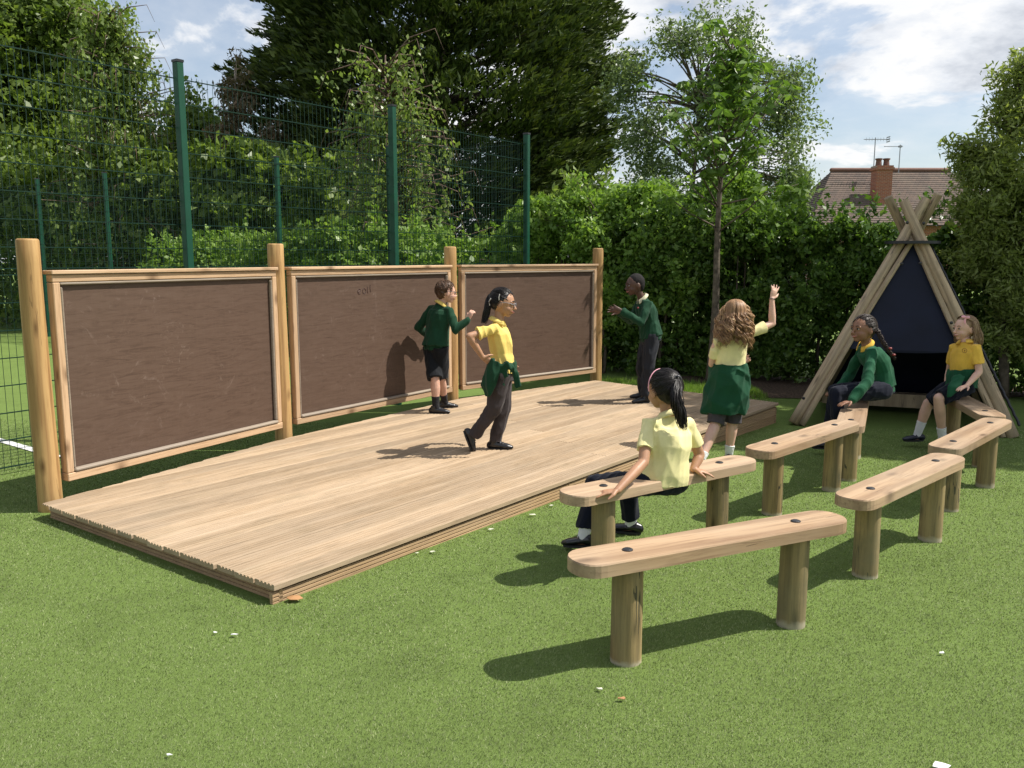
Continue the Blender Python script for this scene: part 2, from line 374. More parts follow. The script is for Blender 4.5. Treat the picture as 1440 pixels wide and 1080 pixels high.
t = 0.0; bi = 0
while t < 2.72:
    w = min(bw, 2.718-t)
    if w < .03: break
    pr = board_profile(w, .028, .007, max(1, int(5*w/bw)))
    L0, L1 = s_start(t), s_end(t)
    cuts = []
    if bi % 3 == 1 and L1-L0 > 3: cuts = [2.2+((bi*37) % 11)*.22]
    zj = DZ+rng.normal(0, .0012)
    segs = [(s_start, (lambda q, c=cuts[0]-.002: c)), ((lambda q, c=cuts[0]+.002: c), s_end)] if cuts else [(s_start, s_end)]
    for a_, b_ in segs:
        jx = rng.normal(0, .003)
        mb = MB(); add_board(mb, t, pr, (lambda q, f=a_, j=jx: f(q)+j if f is s_start else f(q)), (lambda q, f=b_, j=jx: f(q)+j if f is s_end else f(q)), zj)
        mb.build('decking_board', M['deck'], deck)
    t += bw+gap; bi += 1
# joists under the boards (dark core so no light leaks) and reeded side boards
mb = MB()
for s in np.arange(.15, 6.2, .45):
    hi = float(np.interp(s, [-.046, 2.096, 4.4, 6.365], [2.12, 2.5, 2.67, 2.28]))
    mb.box((s, hi/2, -.005), (.045, hi-.08, .12))
mb.build('joists', M['fascia'], deck)
def reeded(name, p0, p1, z0, z1, out, ridges, inset=.0):
    """side board from p0 to p1 in deck coordinates with horizontal ridges facing out"""
    p0 = np.array(p0, float); p1 = np.array(p1, float); o_ = np.array(out, float)
    h = z1-z0; pitch = h/ridges; P = [(-.022, z0)]
    for k in range(ridges):
        a = z0+k*pitch
        P += [(0, a+.001), (0, a+pitch*.68), (-.006, a+pitch*.76), (-.006, a+pitch*.96)]
    P += [(-.022, z1)]
    V = []
    for q in (p0, p1):
        for (d, z) in P: V.append((q[0]+o_[0]*(d-inset), q[1]+o_[1]*(d-inset), z))
    n = len(P)
    F = [(i, i+1, n+i+1, n+i) for i in range(n-1)]+[(n-1, 0, n, 2*n-1), tuple(range(n)), tuple(range(2*n-1, n-1, -1))]
    # shift mesh so that the grain runs along the board
    o = link(name, mesh_of(name, V, F), deck, M['fascia']); return o
for k, (a, b) in enumerate(((0.0, 2.38), (2.386, 4.2), (4.206, 6.15))):
    reeded('side_board', (a, .012), (b, .012), -.028, .052, (0, -1), 4, .0)
    reeded('side_board', (a, .018), (b, .018), -.118, -.032, (0, -1), 4, .0)
reeded('side_board', (.034, .012), (-.012, 2.15), -.040, .058, (-1, 0), 5)
reeded('side_board', (6.150, .012), (6.350, 2.30), -.118, .052, (1, 0), 8)
# ------------------------------------------------------------------ backdrop: posts and writing panels
back = empty('stage_backdrop', (-2.86, 5.10, 0), 0, 'row of three brown writing panels framed between four round timber posts behind the stage', 'screen')
def log_mesh(h, r0, r1, name='log', n=20, seg=14, bend=.004, chamfer=.012, taper=None):
    zs = np.concatenate([np.linspace(0, h-chamfer, seg), [h-chamfer*.35, h]]); rs = list(np.interp(zs, [0, h], [r0, r1])); rs[-2] -= chamfer*.3; rs[-1] -= chamfer
    ph = rng.random(4)*6.28; th = np.linspace(0, 2*np.pi, n, endpoint=False); V = []
    for z, r in zip(zs, rs):
        ox = bend*math.sin(z*2.3+ph[0]); oy = bend*math.sin(z*1.9+ph[1])
        rr = r*(1+.018*np.sin(2*th+ph[2]+z)+.012*np.sin(3*th+ph[3]-2*z)+rng.normal(0, .004, n))
        V += [(ox+q*math.cos(a), oy+q*math.sin(a), z) for q, a in zip(rr, th)]
    m = len(zs)
    F = [(i*n+j, i*n+(j+1) % n, (i+1)*n+(j+1) % n, (i+1)*n+j) for i in range(m-1) for j in range(n)]
    F += [tuple(range(n-1, -1, -1)), tuple((m-1)*n+j for j in range(n))]
    me = mesh_of(name, V, F, True)
    me.polygons[len(F)-1].use_smooth = False
    return me
PP = [(-2.87, 5.13), (-1.905, 6.97), (-.635, 8.87), (1.03, 10.37)]
for i, (x, y) in enumerate(PP):
    o = link('post', log_mesh(1.76 if i else 1.76, .071, .064), back, M['log']); o.location = (x+2.86, y-5.10, -.1); o.rotation_euler = (0, 0, i*1.7)
M['scrawl'] = plain('dark_scrawl', (.045, .018, .013), .6)
for i in range(3):
    a = np.array(PP[i]); b = np.array(PP[i+1]); d = (b-a); Ln = np.linalg.norm(d); d /= Ln; nrm = np.array([d[1], -d[0]])
    x0, x1 = .085, Ln-.085; w = x1-x0
    if i == 0: x0 += .0
    rz = math.atan2(d[1], d[0])
    o0 = a+nrm*.03
    pan = empty('panel', (o0[0]+2.86, o0[1]-5.10, 0), rz); pan.parent = back
    zb, zt = .165, 1.45
    def bx(name, c, dm, mat, bev=.004):
        mb = MB(); mb.box((0, 0, 0), dm); o = mb.build(name, mat, pan); o.location = c; bevel(o, bev, 1); return o
    # local: x along, -y towards the stage
    bx('writing_board', ((x0+x1)/2, -.005, (zb+zt)/2), (w-.08, .018, zt-zb-.09), M['panel'], .001)
    bx('top_rail', ((x0+x1)/2, -.012, zt+.011), (w+.02, .095, .024), M['frame'])
    bx('rail', ((x0+x1)/2, -.012, zt-.026), (w, .06, .044), M['frame'])
    bx('rail', ((x0+x1)/2, -.014, zb+.028), (w, .072, .05), M['frame'])
    for xs in (x0+.024, x1-.024): bx('stile', (xs, -.013, (zb+zt)/2+.002), (.046, .064, zt-zb-.106), M['framev'])
    # bead round the board
    bx('bead', ((x0+x1)/2, -.027, zt-.058), (w-.098, .026, .018), M['bead'], .006)
    bx('bead', ((x0+x1)/2, -.036, zb+.066), (w-.098, .044, .024), M['bead'], .008)
    for xs in (x0+.056, x1-.056): bx('bead', (xs, -.029, (zb+zt)/2), (.016, .03, zt-zb-.16), M['bead'], .006)
    if i == 1:   # dark scrawled letters near the top of the middle panel
        mb = MB()
        def stroke(P): mb.tube([(p[0], 0, p[1]) for p in P], .0045, (1, 0, 0), .4, 6)
        def arc(cx_, cz_, r, a0, a1, k=10): return [(cx_+r*math.cos(q), cz_+r*1.15*math.sin(q)) for q in np.linspace(R(a0), R(a1), k)]
        stroke([(0, .018)]+arc(.012, .022, .020, 20, 320)); stroke(arc(.075, .024, .021, 0, 350)); stroke([(.118, .06), (.116, .03), (.122, .004)]); stroke([(.155, .078), (.152, .045), (.158, .014)])
        o = mb.build('scrawl', M['scrawl'], pan); o.location = (x0+.80, -.0155, 1.225)
# ------------------------------------------------------------------ benches
bolt_me = None
def make_bench(Lh=1.33):
    root = empty('log_bench')
    wd, th = .195, .052; r = .068; V = []
    out = []
    for (cx_, a0, a1) in ((Lh/2-wd/2, -90, 90), (-Lh/2+wd/2, 90, 270)):
        for a in np.linspace(R(a0), R(a1), 15):
            # squarish rounded ends
            c, s = math.cos(a), math.sin(a); e = .88
            out.append((cx_+math.copysign(abs(c)**e, c)*wd/2, math.copysign(abs(s)**e, s)*wd/2))
    out = np.array(out); out = out[np.r_[True, np.linalg.norm(np.diff(out, axis=0), axis=1) > 1e-4]]
    n = len(out); zt = .455
    V = [(x, y, zt-th) for x, y in out]+[(x, y, zt-.006) for x, y in out]+[(x*.9965, y*.965, zt) for x, y in out]
    F = [(i, (i+1) % n, n+(i+1) % n, n+i) for i in range(n)]+[(n+i, n+(i+1) % n, 2*n+(i+1) % n, 2*n+i) for i in range(n)]
    F += [tuple(range(n-1, -1, -1)), tuple(range(2*n, 3*n))]
    me = mesh_of('seat', V, F)
    link('seat', me, root, M['seat'])
    for sx in (-1, 1):
        o = link('leg', log_mesh(.60, .062, .060, 'leg', 20, 10, .003, .003), root, M['leg']); o.location = (sx*.42, 0, -.198); o.rotation_euler = (0, 0, sx)
        mb = MB(); mb.loft([(0, 0, 0), (0, 0, .004), (0, 0, .007)], [(.021, 0, 0), (.021, 0, 0), (.015, 0, 0)], [(0, .021, 0), (0, .021, 0), (0, .015, 0)], 14, 'flat')
        o = mb.build('bolt_cap', M['black_plastic'], root, False); o.location = (sx*.42, 0, zt-.0005)
    return root
BEN = [((.215, 3.03), (1.43, 3.60), 'empty log bench nearest the camera, long pale plank seat on two round legs'),
       ((.245, 3.96), (1.35, 4.73), 'log bench the girl with the ponytail sits on, beside the stage edge'),
       ((1.45, 5.00), (2.40, 5.95), 'empty log bench between the ponytail girl and the girl with the plait'),
       ((2.36, 5.86), (2.90, 7.08), 'log bench under the girl with the plait in front of the tepee'),
       ((1.60, 3.93), (2.55, 4.84), 'empty log bench at the near end of the right hand row'),
       ((2.63, 5.12), (3.54, 6.09), 'empty log bench in the middle of the right hand row, with a light knotty seat'),
       ((3.64, 6.32), (3.93, 7.62), 'log bench under the small girl with the pink bow at the tepee')]
for i, (a, b, lb) in enumerate(BEN):
    a = np.array(a); b = np.array(b); c = (a+b)/2; d = b-a
    o = make_bench(); o.location = (c[0], c[1], gz(c[0], c[1])); o.rotation_euler = (0, 0, math.atan2(d[1], d[0]))
    tag(o, lb, 'bench', 'log benches in two rows facing the stage')
# ------------------------------------------------------------------ tepee
tp = empty('tepee', (3.9, 8.5, -.08), 0, 'wooden tepee of crossed round poles with dark navy boards', 'tepee')
TO = np.array([3.9, 8.5, -.08])
def pole(name, a, b, r0, r1, mat, parent=tp, off=TO):
    a = np.array(a, float); b = np.array(b, float); d = b-a; h = np.linalg.norm(d)
    o = link(name, log_mesh(h, r0, r1, name, 16, 16, .008, .006), parent, mat)
    o.location = tuple(a-off); o.rotation_mode = 'QUATERNION'; o.rotation_quaternion = Vector(d).to_track_quat('Z', 'Y'); return o
gFL = np.array([2.83, 8.42, -.1]); gFR = np.array([4.62, 7.72, -.1]); gBL = np.array([3.55, 9.75, -.1]); gBR = np.array([5.15, 9.15, -.1])
APX = at(1283, 322, 8.72)
def thru(g0, off, top=2.26):
    top = top-.09
    p = APX+np.array(off); d = p-g0; k = (top-g0[2])/d[2]; return g0+d*k
pole('pole', gFL, thru(gFL, (-.07, -.07, 0), 2.22), .058, .048, M['pole'])
pole('pole', gFR, thru(gFR, (-.01, -.12, 0), 2.20), .060, .048, M['pole'])
pole('pole', gBL, thru(gBL, (.09, .06, 0), 2.26), .050, .042, M['pole'])
pole('pole', gBR, thru(gBR, (-.06, .07, .0), 2.24), .050, .042, M['pole'])
def inner(g0, dx, top_off):   # second rails bearing the boards
    g1 = g0+np.array(dx); p = APX+np.array(top_off); return g1, p
pole('rail_pole', *inner(gFL, (.055, -.055, 0), (-.06, -.13, -.12)), .032, .026, M['pole'])
pole('rail_pole', *inner(gFR, (-.10, .0, 0), (-.03, -.15, -.12)), .032, .026, M['pole'])
def face(name, p, mat, th=.012, parent=tp, wav=False):
    p = [np.array(q, float)-TO for q in p]; nrm = np.cross(p[1]-p[0], p[2]-p[0]); nrm /= np.linalg.norm(nrm); n = len(p)
    V = [q-nrm*th/2 for q in p]+[q+nrm*th/2 for q in p]
    F = [tuple(range(n-1, -1, -1)), tuple(range(n, 2*n))]+[(i, (i+1) % n, n+(i+1) % n, n+i) for i in range(n)]
    return link(name, mesh_of(name, V, F), parent, mat)
ZC = at(1283, 342, 8.7)[2]
def on(g0, z, off=(0, 0, 0)):
    p = APX+np.array(off); k = (z-g0[2])/(p[2]-g0[2]); return g0+(p-g0)*k
zb_ = .66
def edge(a, b, n=10, sag=.0):
    return [a+(b-a)*k/n+np.array([0, 0, -sag*math.sin(math.pi*k/n)]) for k in range(n+1)]
fa = on(gFL, ZC, (-.07, -.05, 0)); fb = on(gFR, ZC, (.0, -.07, 0)); fc = on(gFR, zb_, (.0, -.07, 0)); fd = on(gFL, zb_, (-.07, -.05, 0))
face('front_board', [fa, fb]+edge(fc, fd, 10, .035), M['navy'])
face('side_board', [on(gFR, ZC), on(gBR, ZC), on(gBR, 0), on(gFR, 0)], M['navy'])
face('side_board', [on(gBL, ZC), on(gFL, ZC), on(gFL, 0), on(gBL, 0)], M['navy'])
face('back_board', [on(gBR, ZC), on(gBL, ZC), on(gBL, 0), on(gBR, 0)], M['navy'])
# scalloped dark edging down the right side
mb = MB(); A0 = on(gFR, ZC-.02)+np.array([.085, -.03, 0]); A1 = on(gFR, .02)+np.array([.10, -.04, 0]); P = []
for k in range(61):
    q = A0+(A1-A0)*k/60; P.append(q+np.array([.007*abs(math.sin(k*math.pi/3)), 0, 0])-TO)
mb.tube(P, .013, None, 1, 8); mb.build('edging', M['darkedge'], tp, True)
mb = MB(); cc = at(1283, 341, 8.66)-TO
mb.loft([cc+np.array([0, 0, -.014]), cc+np.array([0, 0, .014])], [(.26, 0, 0)]*2, [(0, .24, 0)]*2, 32, 'flat'); mb.build('collar_disc', M['darkedge'], tp)
for (x, y, Y) in ((1276, 313, 8.52), (1299, 314, 8.52), (1268, 371, 8.42), (1294, 370, 8.40), (1338, 454, 8.0), (1130, 560, 8.3)):
    c = at(x, y, Y)-TO; mb = MB(); mb.ell(c, ((.016, 0, 0), (0, .014, 0), (0, 0, .016)), 10, 6); mb.build('bolt_cap', M['black_plastic'], tp, True)
mb = MB(); mb.box((.05, .55, .13), (1.15, .16, .14), -.36); mb.build('sill_board', M['pole'], tp)
# ------------------------------------------------------------------ weld mesh fences
def fence_run(a, b, nseg, label, rows=15, H=3.0, wires=True, name='mesh_fence', ov=.12):
    a = np.array(a, float); b = np.array(b, float); d = b-a; Lt = np.linalg.norm(d); d /= Lt; seg = Lt/nseg
    root = empty(name, (a[0], a[1], 0), math.atan2(d[1], d[0]), label, 'fence')
    for k in range(nseg+1):
        mb = MB(); mb.box((0, 0, (H+ov)/2-.1), (.06, .07, H+ov+.2)); o = mb.build('post', M['green_metal'], root); o.location = (k*seg, 0, 0); bevel(o, .006, 2)
        mb = MB(); mb.box((0, 0, 0), (.066, .076, .02)); o = mb.build('post_cap', M['black_plastic'], root); o.location = (k*seg, 0, H+ov+.01)
    w = .0014
    def wire_mesh(L_):
        mb = MB()
        for z in np.arange(0, rows+1):
            zz = .05+z*(H-.05)/rows
            for dy in (-.006, .006): mb.box((L_/2, dy+.045, zz), (L_, .0060, .0060))
            if z == 7:
                for dy in (-.006, .006): mb.box((L_/2, dy+.045, zz+.045), (L_, .0060, .0060))
        n = int(L_/.05)
        for i in range(n+1):
            x = i*L_/n; c, s = w, w
            V = [(x-w, +.045-w, .02), (x+w, +.045-w, .02), (x+w, +.045+w, .02), (x-w, +.045+w, .02)]
            V += [(p[0], p[1], H+.03) for p in V]
            mb.add(V, [(0, 1, 5, 4), (1, 2, 6, 5), (2, 3, 7, 6), (3, 0, 4, 7)])
        return mb.mesh('wire_mesh')
    me = wire_mesh(seg)
    for k in range(nseg):
        o = link('wire_mesh', me, root, M['wire']); o.location = (k*seg, 0, 0); o['kind'] = 'stuff'
    return root
u = np.array([.575, .818])
f0 = np.array([-2.72, 7.25]); fdir = (np.array([.19, 11.38])-f0)/2
fence_run(f0-fdir*3, f0+fdir*2, 5, 'tall green weld mesh fence directly behind the brown panels')
fence_run((.19, 11.38), (-11.6, 19.0), 6, 'green weld mesh fence along the far side of the pitch', name='mesh_fence')
# ------------------------------------------------------------------ vegetation
def leaf_arrays(C, D, ln, wd, droop=.15):
    """C centres, D unit leaf axes -> rhombic leaves, folded a little"""
    n = len(C); q = rng.normal(size=(n, 3)); S = np.cross(D, q); S /= np.linalg.norm(S, axis=1)[:, None]+1e-9
    Nn = np.cross(S, D); sz_ = .45+1.0*rng.random((n, 1)); ln = np.broadcast_to(ln, (n,))[:, None]*sz_; wd = np.broadcast_to(wd, (n,))[:, None]*sz_*(.8+.4*rng.random((n, 1)))
    b = C-D*ln*.5; t = C+D*ln*.5-Nn*ln*droop
    mid = C-D*ln*.06
    V = np.stack([b, mid+S*wd*.5+Nn*wd*.12, t, mid-S*wd*.5+Nn*wd*.12], 1).reshape(-1, 3)
    return V, np.arange(4*n).reshape(-1, 4)
def unit(v): return v/(np.linalg.norm(v, axis=-1, keepdims=True)+1e-9)
def clump_leaves(cent, rad, per, ln, wd, bias=(0, 0, 0), flat=.7, outw=None, ow=.5):
    n = len(cent); k = rng.poisson(per, n); idx = np.repeat(np.arange(n), k); m = len(idx)
    g_ = rng.normal(size=(m, 3)); g_ = unit(g_)*(rng.random((m, 1))**.45); g_[:, 2] *= flat
    rad = np.broadcast_to(rad, (n,)); C = cent[idx]+g_*rad[idx][:, None]
    D = unit(rng.normal(size=(m, 3))+np.array(bias)+(0 if outw is None else outw[idx]*ow))
    return leaf_arrays(C, D, ln, wd)
def blob_noise(P, f, seed=0):
    r_ = np.random.default_rng(seed); v = np.zeros(len(P))
    for k in range(6):
        w = r_.normal(size=3)*f*(1+.5*k); v += np.sin(P@w+r_.random()*6.28)/(1+.4*k)
    return v
def crown_points(c, rad, n, shell=.55, gap=-.6, f=1.4, seed=0, zcut=None):
    c = np.array(c, float); rad = np.array(rad, float); out = []
    while sum(len(o_) for o_ in out) < n:
        d = unit(rng.normal(size=(n, 3))); r = (shell+(1-shell)*rng.random((n, 1)))*(.82+.30*blob_noise(d*2.2, 1.3, seed)[:, None]*.5)
        P = c+d*r*rad
        keep = blob_noise(P, f, seed+5) > gap
        if zcut is not None: keep &= P[:, 2] > zcut
        out.append(P[keep])
    return np.concatenate(out)[:n]
def limbs(mb, base, tips, r0, fork=None, segs=6, sag=.12):
    base = np.array(base, float)
    for tp_ in tips:
        d = tp_-base; st = base+np.array([0, 0, max(0, d[2])*rng.uniform(.05, .55)])*1.0
        dd = tp_-st; ln = np.linalg.norm(dd); P = []
        j = rng.normal(0, ln*.05, 3)
        for k in range(segs+1):
            u_ = k/segs; P.append(st+dd*u_+j*math.sin(math.pi*u_)+np.array([0, 0, sag*ln*math.sin(math.pi*u_)]))
        rr = r0*min(1, .35+ln*.12)
        mb.tube(P, np.linspace(rr, .006, segs+1), None, 1, 5, 'flat')
def trunk(mb, a, b, r0, r1, segs=8, wob=.06):
    a = np.array(a, float); b = np.array(b, float); P = []; ph = rng.random(2)*6
    for k in range(segs+1):
        u_ = k/segs; P.append(a+(b-a)*u_+np.array([math.sin(u_*5+ph[0]), math.sin(u_*4+ph[1]), 0])*wob*math.sin(math.pi*min(1, u_*1.2)))
    mb.tube(P, np.linspace(r0, r1, segs+1), None, 1, 9, 'flat'); return P
def arr_obj(name, parts, mat, root, kind=None):
    Vs = np.concatenate([p[0] for p in parts]); n = len(Vs)//4
    o = link(name, mesh_of(name, Vs, np.arange(4*n).reshape(-1, 4)), root, mat)
    if kind: o['kind'] = kind
    return o
def tree(name, label, base, blobs, leafm, barkm, th, r0, per, cl_r, ln, wd, nlimb=14, group=None, bias=(0, 0, -.2), gap=-.6, f=1.4, seed=0, trunk_to=None, shell=.5, flat=.7, cat='tree'):
    root = empty(name, (0, 0, 0), 0, label, cat, group); bz = np.array([base[0], base[1], gz(base[0], base[1])-.1])
    mb = MB(); top = np.array(trunk_to if trunk_to is not None else (base[0], base[1], th))
    trunk(mb, bz, top, r0, r0*.25); parts = []
    for bi_, (c, rad, ncl) in enumerate(blobs):
        P = crown_points(c, rad, ncl, shell, gap, f, seed+bi_)
        parts.append(clump_leaves(P, cl_r, per, ln, wd, bias, flat, unit(P-np.array(c)), .5))
        tips = P[rng.choice(len(P), min(nlimb, len(P)), replace=False)]
        fk = bz+(top-bz)*np.clip((np.array(c)[2]-rad[2]*.5-bz[2])/(top[2]-bz[2]), .15, .9)
        limbs(mb, fk, tips, r0*.45)
    mb.build('trunk', barkm, root, True); arr_obj('crown', parts, leafm, root, 'stuff'); return root
def weeping(parts, mb, tips, lmin, lmax, per_m, ln, wd, spread=.12):
    """hanging leafy strings below each tip"""
    Cs = []; Ds = []
    for tp_ in tips:
        h = rng.uniform(lmin, lmax); k = int(h*per_m); drift = rng.normal(0, .16, 2)
        u_ = np.sort(rng.random(k)); jit = rng.normal(0, .05, (k, 3))
        C = tp_+np.stack([drift[0]*u_*h, drift[1]*u_*h, -u_*h], -1)+jit
        Cs.append(C); Ds.append(unit(rng.normal(size=(k, 3))*.7+np.array([0, 0, -.9])))
    C = np.concatenate(Cs); D = np.concatenate(Ds); parts.append(leaf_arrays(C, D, ln, wd))
# hedge at the back (two stretches) ---------------------------------------------------------
def hedge(label, path, zt, depth, nleaf, leafm, ln, wd, seed=1, name='hedge', cat='hedge', wav=.16, zb=0.0):
    root = empty(name, (0, 0, 0), 0, label, cat); path = np.array(path, float); sg = np.diff(path, axis=0); sl = np.linalg.norm(sg, axis=1); cum = np.r_[0, np.cumsum(sl)]
    n = nleaf; s = rng.random(n)*cum[-1]; k = np.clip(np.searchsorted(cum, s, 'right')-1, 0, len(sg)-1); u_ = (s-cum[k])/sl[k]
    base = path[k]+sg[k]*u_[:, None]; d = sg[k]/sl[k][:, None]; nr = np.stack([d[:, 1], -d[:, 0]], -1)   # towards camera when path runs left to right
    topz = np.interp(s, np.linspace(0, cum[-1], len(zt)), zt)
    Q = np.stack([base[:, 0], base[:, 1], np.zeros(n)], -1)
    z = rng.random(n)**.9
    topz = topz+.17*blob_noise(Q, 1.9, seed)+.05*blob_noise(Q, 7, seed+1)
    Z = zb+z*(topz-zb); P3 = np.stack([base[:, 0], base[:, 1], Z], -1)
    bulge = wav*blob_noise(P3, 1.6, seed+3)*.6+.085*blob_noise(P3, 4.5, seed+9)
    off = depth*(.5-rng.random(n)**1.6*.9)+bulge
    onTop = rng.random(n) < .22
    Z = np.where(onTop, topz-rng.random(n)**2*.25, Z); off = np.where(onTop, (rng.random(n)-.5)*depth+bulge, off)
    taper = np.clip((topz-Z)/.35, 0, 1)**.5; off = np.where(onTop, off, off*(.45+.55*taper))
    C = np.stack([base[:, 0]+nr[:, 0]*off, base[:, 1]+nr[:, 1]*off, Z+gz(base[:, 0], base[:, 1])*.5], -1)
    hole = blob_noise(P3+np.array([0, 0, 3.]), 3.4, seed+14)+.6*blob_noise(P3, 8, seed+15); depth_in = (off-bulge)/depth
    keep = ~((hole < -.75) & (depth_in > .16)); C = C[keep]; nr = nr[keep]; n = len(C)
    D = unit(rng.normal(size=(n, 3))*.9+np.stack([nr[:, 0]*.5, nr[:, 1]*.5, -np.ones(n)*.35], -1))
    sh = []; shd = []
    for q in range(int(cum[-1]*34)):      # loose young shoots standing out of the top and face
        s0 = rng.random()*cum[-1]; kk = min(np.searchsorted(cum, s0, 'right')-1, len(sg)-1); d2 = sg[kk]/sl[kk]; n2 = np.array([d2[1], -d2[0]]); p = path[kk]+sg[kk]*(s0-cum[kk])/sl[kk]
        hz_ = float(np.interp(s0, np.linspace(0, cum[-1], len(zt)), zt)); top_ = rng.random() < .6; o_ = rng.uniform(-.3, .5)*depth if top_ else depth*.45
        z0 = hz_*(rng.uniform(.88, 1.0) if top_ else rng.uniform(.35, .95)); b0 = np.array([p[0]+n2[0]*o_, p[1]+n2[1]*o_, z0])
        dv = unit(np.array([n2[0]*.5+rng.normal(0, .4), n2[1]*.5+rng.normal(0, .3), 1.0 if top_ else rng.uniform(-.2, .6)])); L_ = rng.uniform(.2, .55)
        for w_ in np.linspace(.1, 1, 15):
            sh.append(b0+dv*L_*w_+rng.normal(0, .025, 3)+np.array([0, 0, -.12*L_*w_**2])); shd.append(unit(dv*.4+rng.normal(0, .7, 3)))
    arr_obj('foliage', [leaf_arrays(C, D, ln, wd), leaf_arrays(np.array(sh), np.array(shd), ln, wd)], leafm, root, 'stuff')
    mb = MB()
    for q in np.arange(.2, cum[-1], .32):
        kk = min(np.searchsorted(cum, q, 'right')-1, len(sg)-1); p = path[kk]+sg[kk]*(q-cum[kk])/sl[kk]; h_ = np.interp(q, np.linspace(0, cum[-1], len(zt)), zt)
        b0 = np.array([p[0]+rng.normal(0, .08), p[1]+rng.normal(0, .08), -.15])
        mb.tube([b0, b0+np.array([rng.normal(0, .1), rng.normal(0, .1), h_*.5]), b0+np.array([rng.normal(0, .25), rng.normal(0, .2), h_*.92])], [.028, .016, .005], None, 1, 5, 'flat')
    mb.build('stems', M['bark'], root, True)
    return root
hedge('long dense dark green hedge across the back, behind stage end and tepee', [(.9, 12.6), (2.6, 11.9), (4.4, 11.2), (6.0, 10.4), (8.5, 9.3)], [1.95, 2.1, 2.05, 2.2, 2.1, 2.25], 1.0, 185000, M['l_hedge'], .072, .042, 2, wav=.26)
hedge('bright green leafy shrubs rising behind the last green fence post, left end of the hedge', [(-.3, 13.6), (1.0, 13.6), (2.6, 13.0), (4.2, 12.6)], [1.9, 2.35, 2.2, 2.5, 2.3], 1.4, 44000, M['l_bright'], .085, .05, 21, 'shrub', 'shrub', .3)
hedge('pale sunlit bushes beyond the pitch seen through the fences above the middle panel', [(-6.8, 17.4), (-4.6, 16.2), (-2.4, 14.8), (-.6, 13.6)], [1.7, 1.9, 1.75, 2.1, 1.8], 1.5, 34000, M['l_bright'], .10, .06, 33, 'shrub', 'shrub', .35)
hedge('dark green undergrowth below the tall trees beyond the far left of the pitch', [(-24, 24.5), (-16, 22.8), (-11.5, 21), (-7, 19.5), (-3, 18)], [3.4, 3.8, 3.6, 3.8, 3.5], 2.0, 60000, M['l_oak'], .17, .10, 44, 'hedge', 'hedge', .5)
# big cypress ---------------------------------------------------------------------------------
def conifer():
    root = empty('conifer_tree', (0, 0, 0), 0, 'huge dark green cypress filling the middle of the sky behind the fence', 'tree')
    Yc = 23.0; s = Yc/1200*1.01
    mb = MB(); c0 = at(610, 362, Yc); trunk(mb, (c0[0], c0[1], -.2), (c0[0]+.2, c0[1], 11.5), .5, .1)
    n = 4200; z = 1.0+rng.random(n)**.85*11.5
    Rz = np.interp(z, [0, 1.5, 3.2, 5, 6.5, 8.5, 12.5], [2.7, 3.3, 3.8, 4.2, 4.2, 3.7, 2.0])
    a = rng.random(n)*2*np.pi; lob = 1+.11*np.sin(3*a+z*.9)+.08*np.sin(7*a-1.7*z)+.07*np.sin(z*3.3+2*a)
    rr = Rz*lob*(.45+.55*rng.random(n)**.5)
    P = np.stack([c0[0]+.15*z/5+rr*np.cos(a), c0[1]+rr*np.sin(a)*.8, z], -1)
    keep = blob_noise(P, .9, 5) > -1.25; P = P[keep]; a = a[keep]
    out = np.stack([np.cos(a), np.sin(a)*.8, .42*np.ones(len(a))], -1); out = unit(out)
    # each clump is a feathered plume: blades along an outward axis
    per = 84; m = len(P)*per; idx = np.repeat(np.arange(len(P)), per); u_ = rng.random(m); ln = rng.uniform(.55, 1.25, len(P))
    side = unit(np.cross(out, np.array([0, 0, 1.])))[idx]; up = np.cross(side, out[idx])
    wdt = (1-u_)*.34+.05
    C = P[idx]+out[idx]*(u_*ln[idx])[:, None]+side*(rng.normal(0, 1, m)*wdt)[:, None]+up*(rng.normal(0, .4, m)*wdt)[:, None]+np.stack([np.zeros(m), np.zeros(m), -.15*u_**2], -1)
    D = unit(out[idx]*1.0+side*(rng.normal(0, .6, m))[:, None]+up*rng.normal(.1, .35, m)[:, None])
    V, _ = leaf_arrays(C, D, .21, .055, .05)
    arr_obj('crown', [(V, None)], M['l_con'], root, 'stuff')
    tips = P[rng.choice(len(P), 70, replace=False)]
    for tp_ in tips:
        b0 = np.array([c0[0], c0[1], tp_[2]-.5-rng.random()]); mb.tube([b0, (b0+tp_)/2+np.array([0, 0, .1]), tp_], [.07, .045, .015], None, 1, 5, 'flat')
    mb.build('trunk', M['bark'], root, True)
conifer()
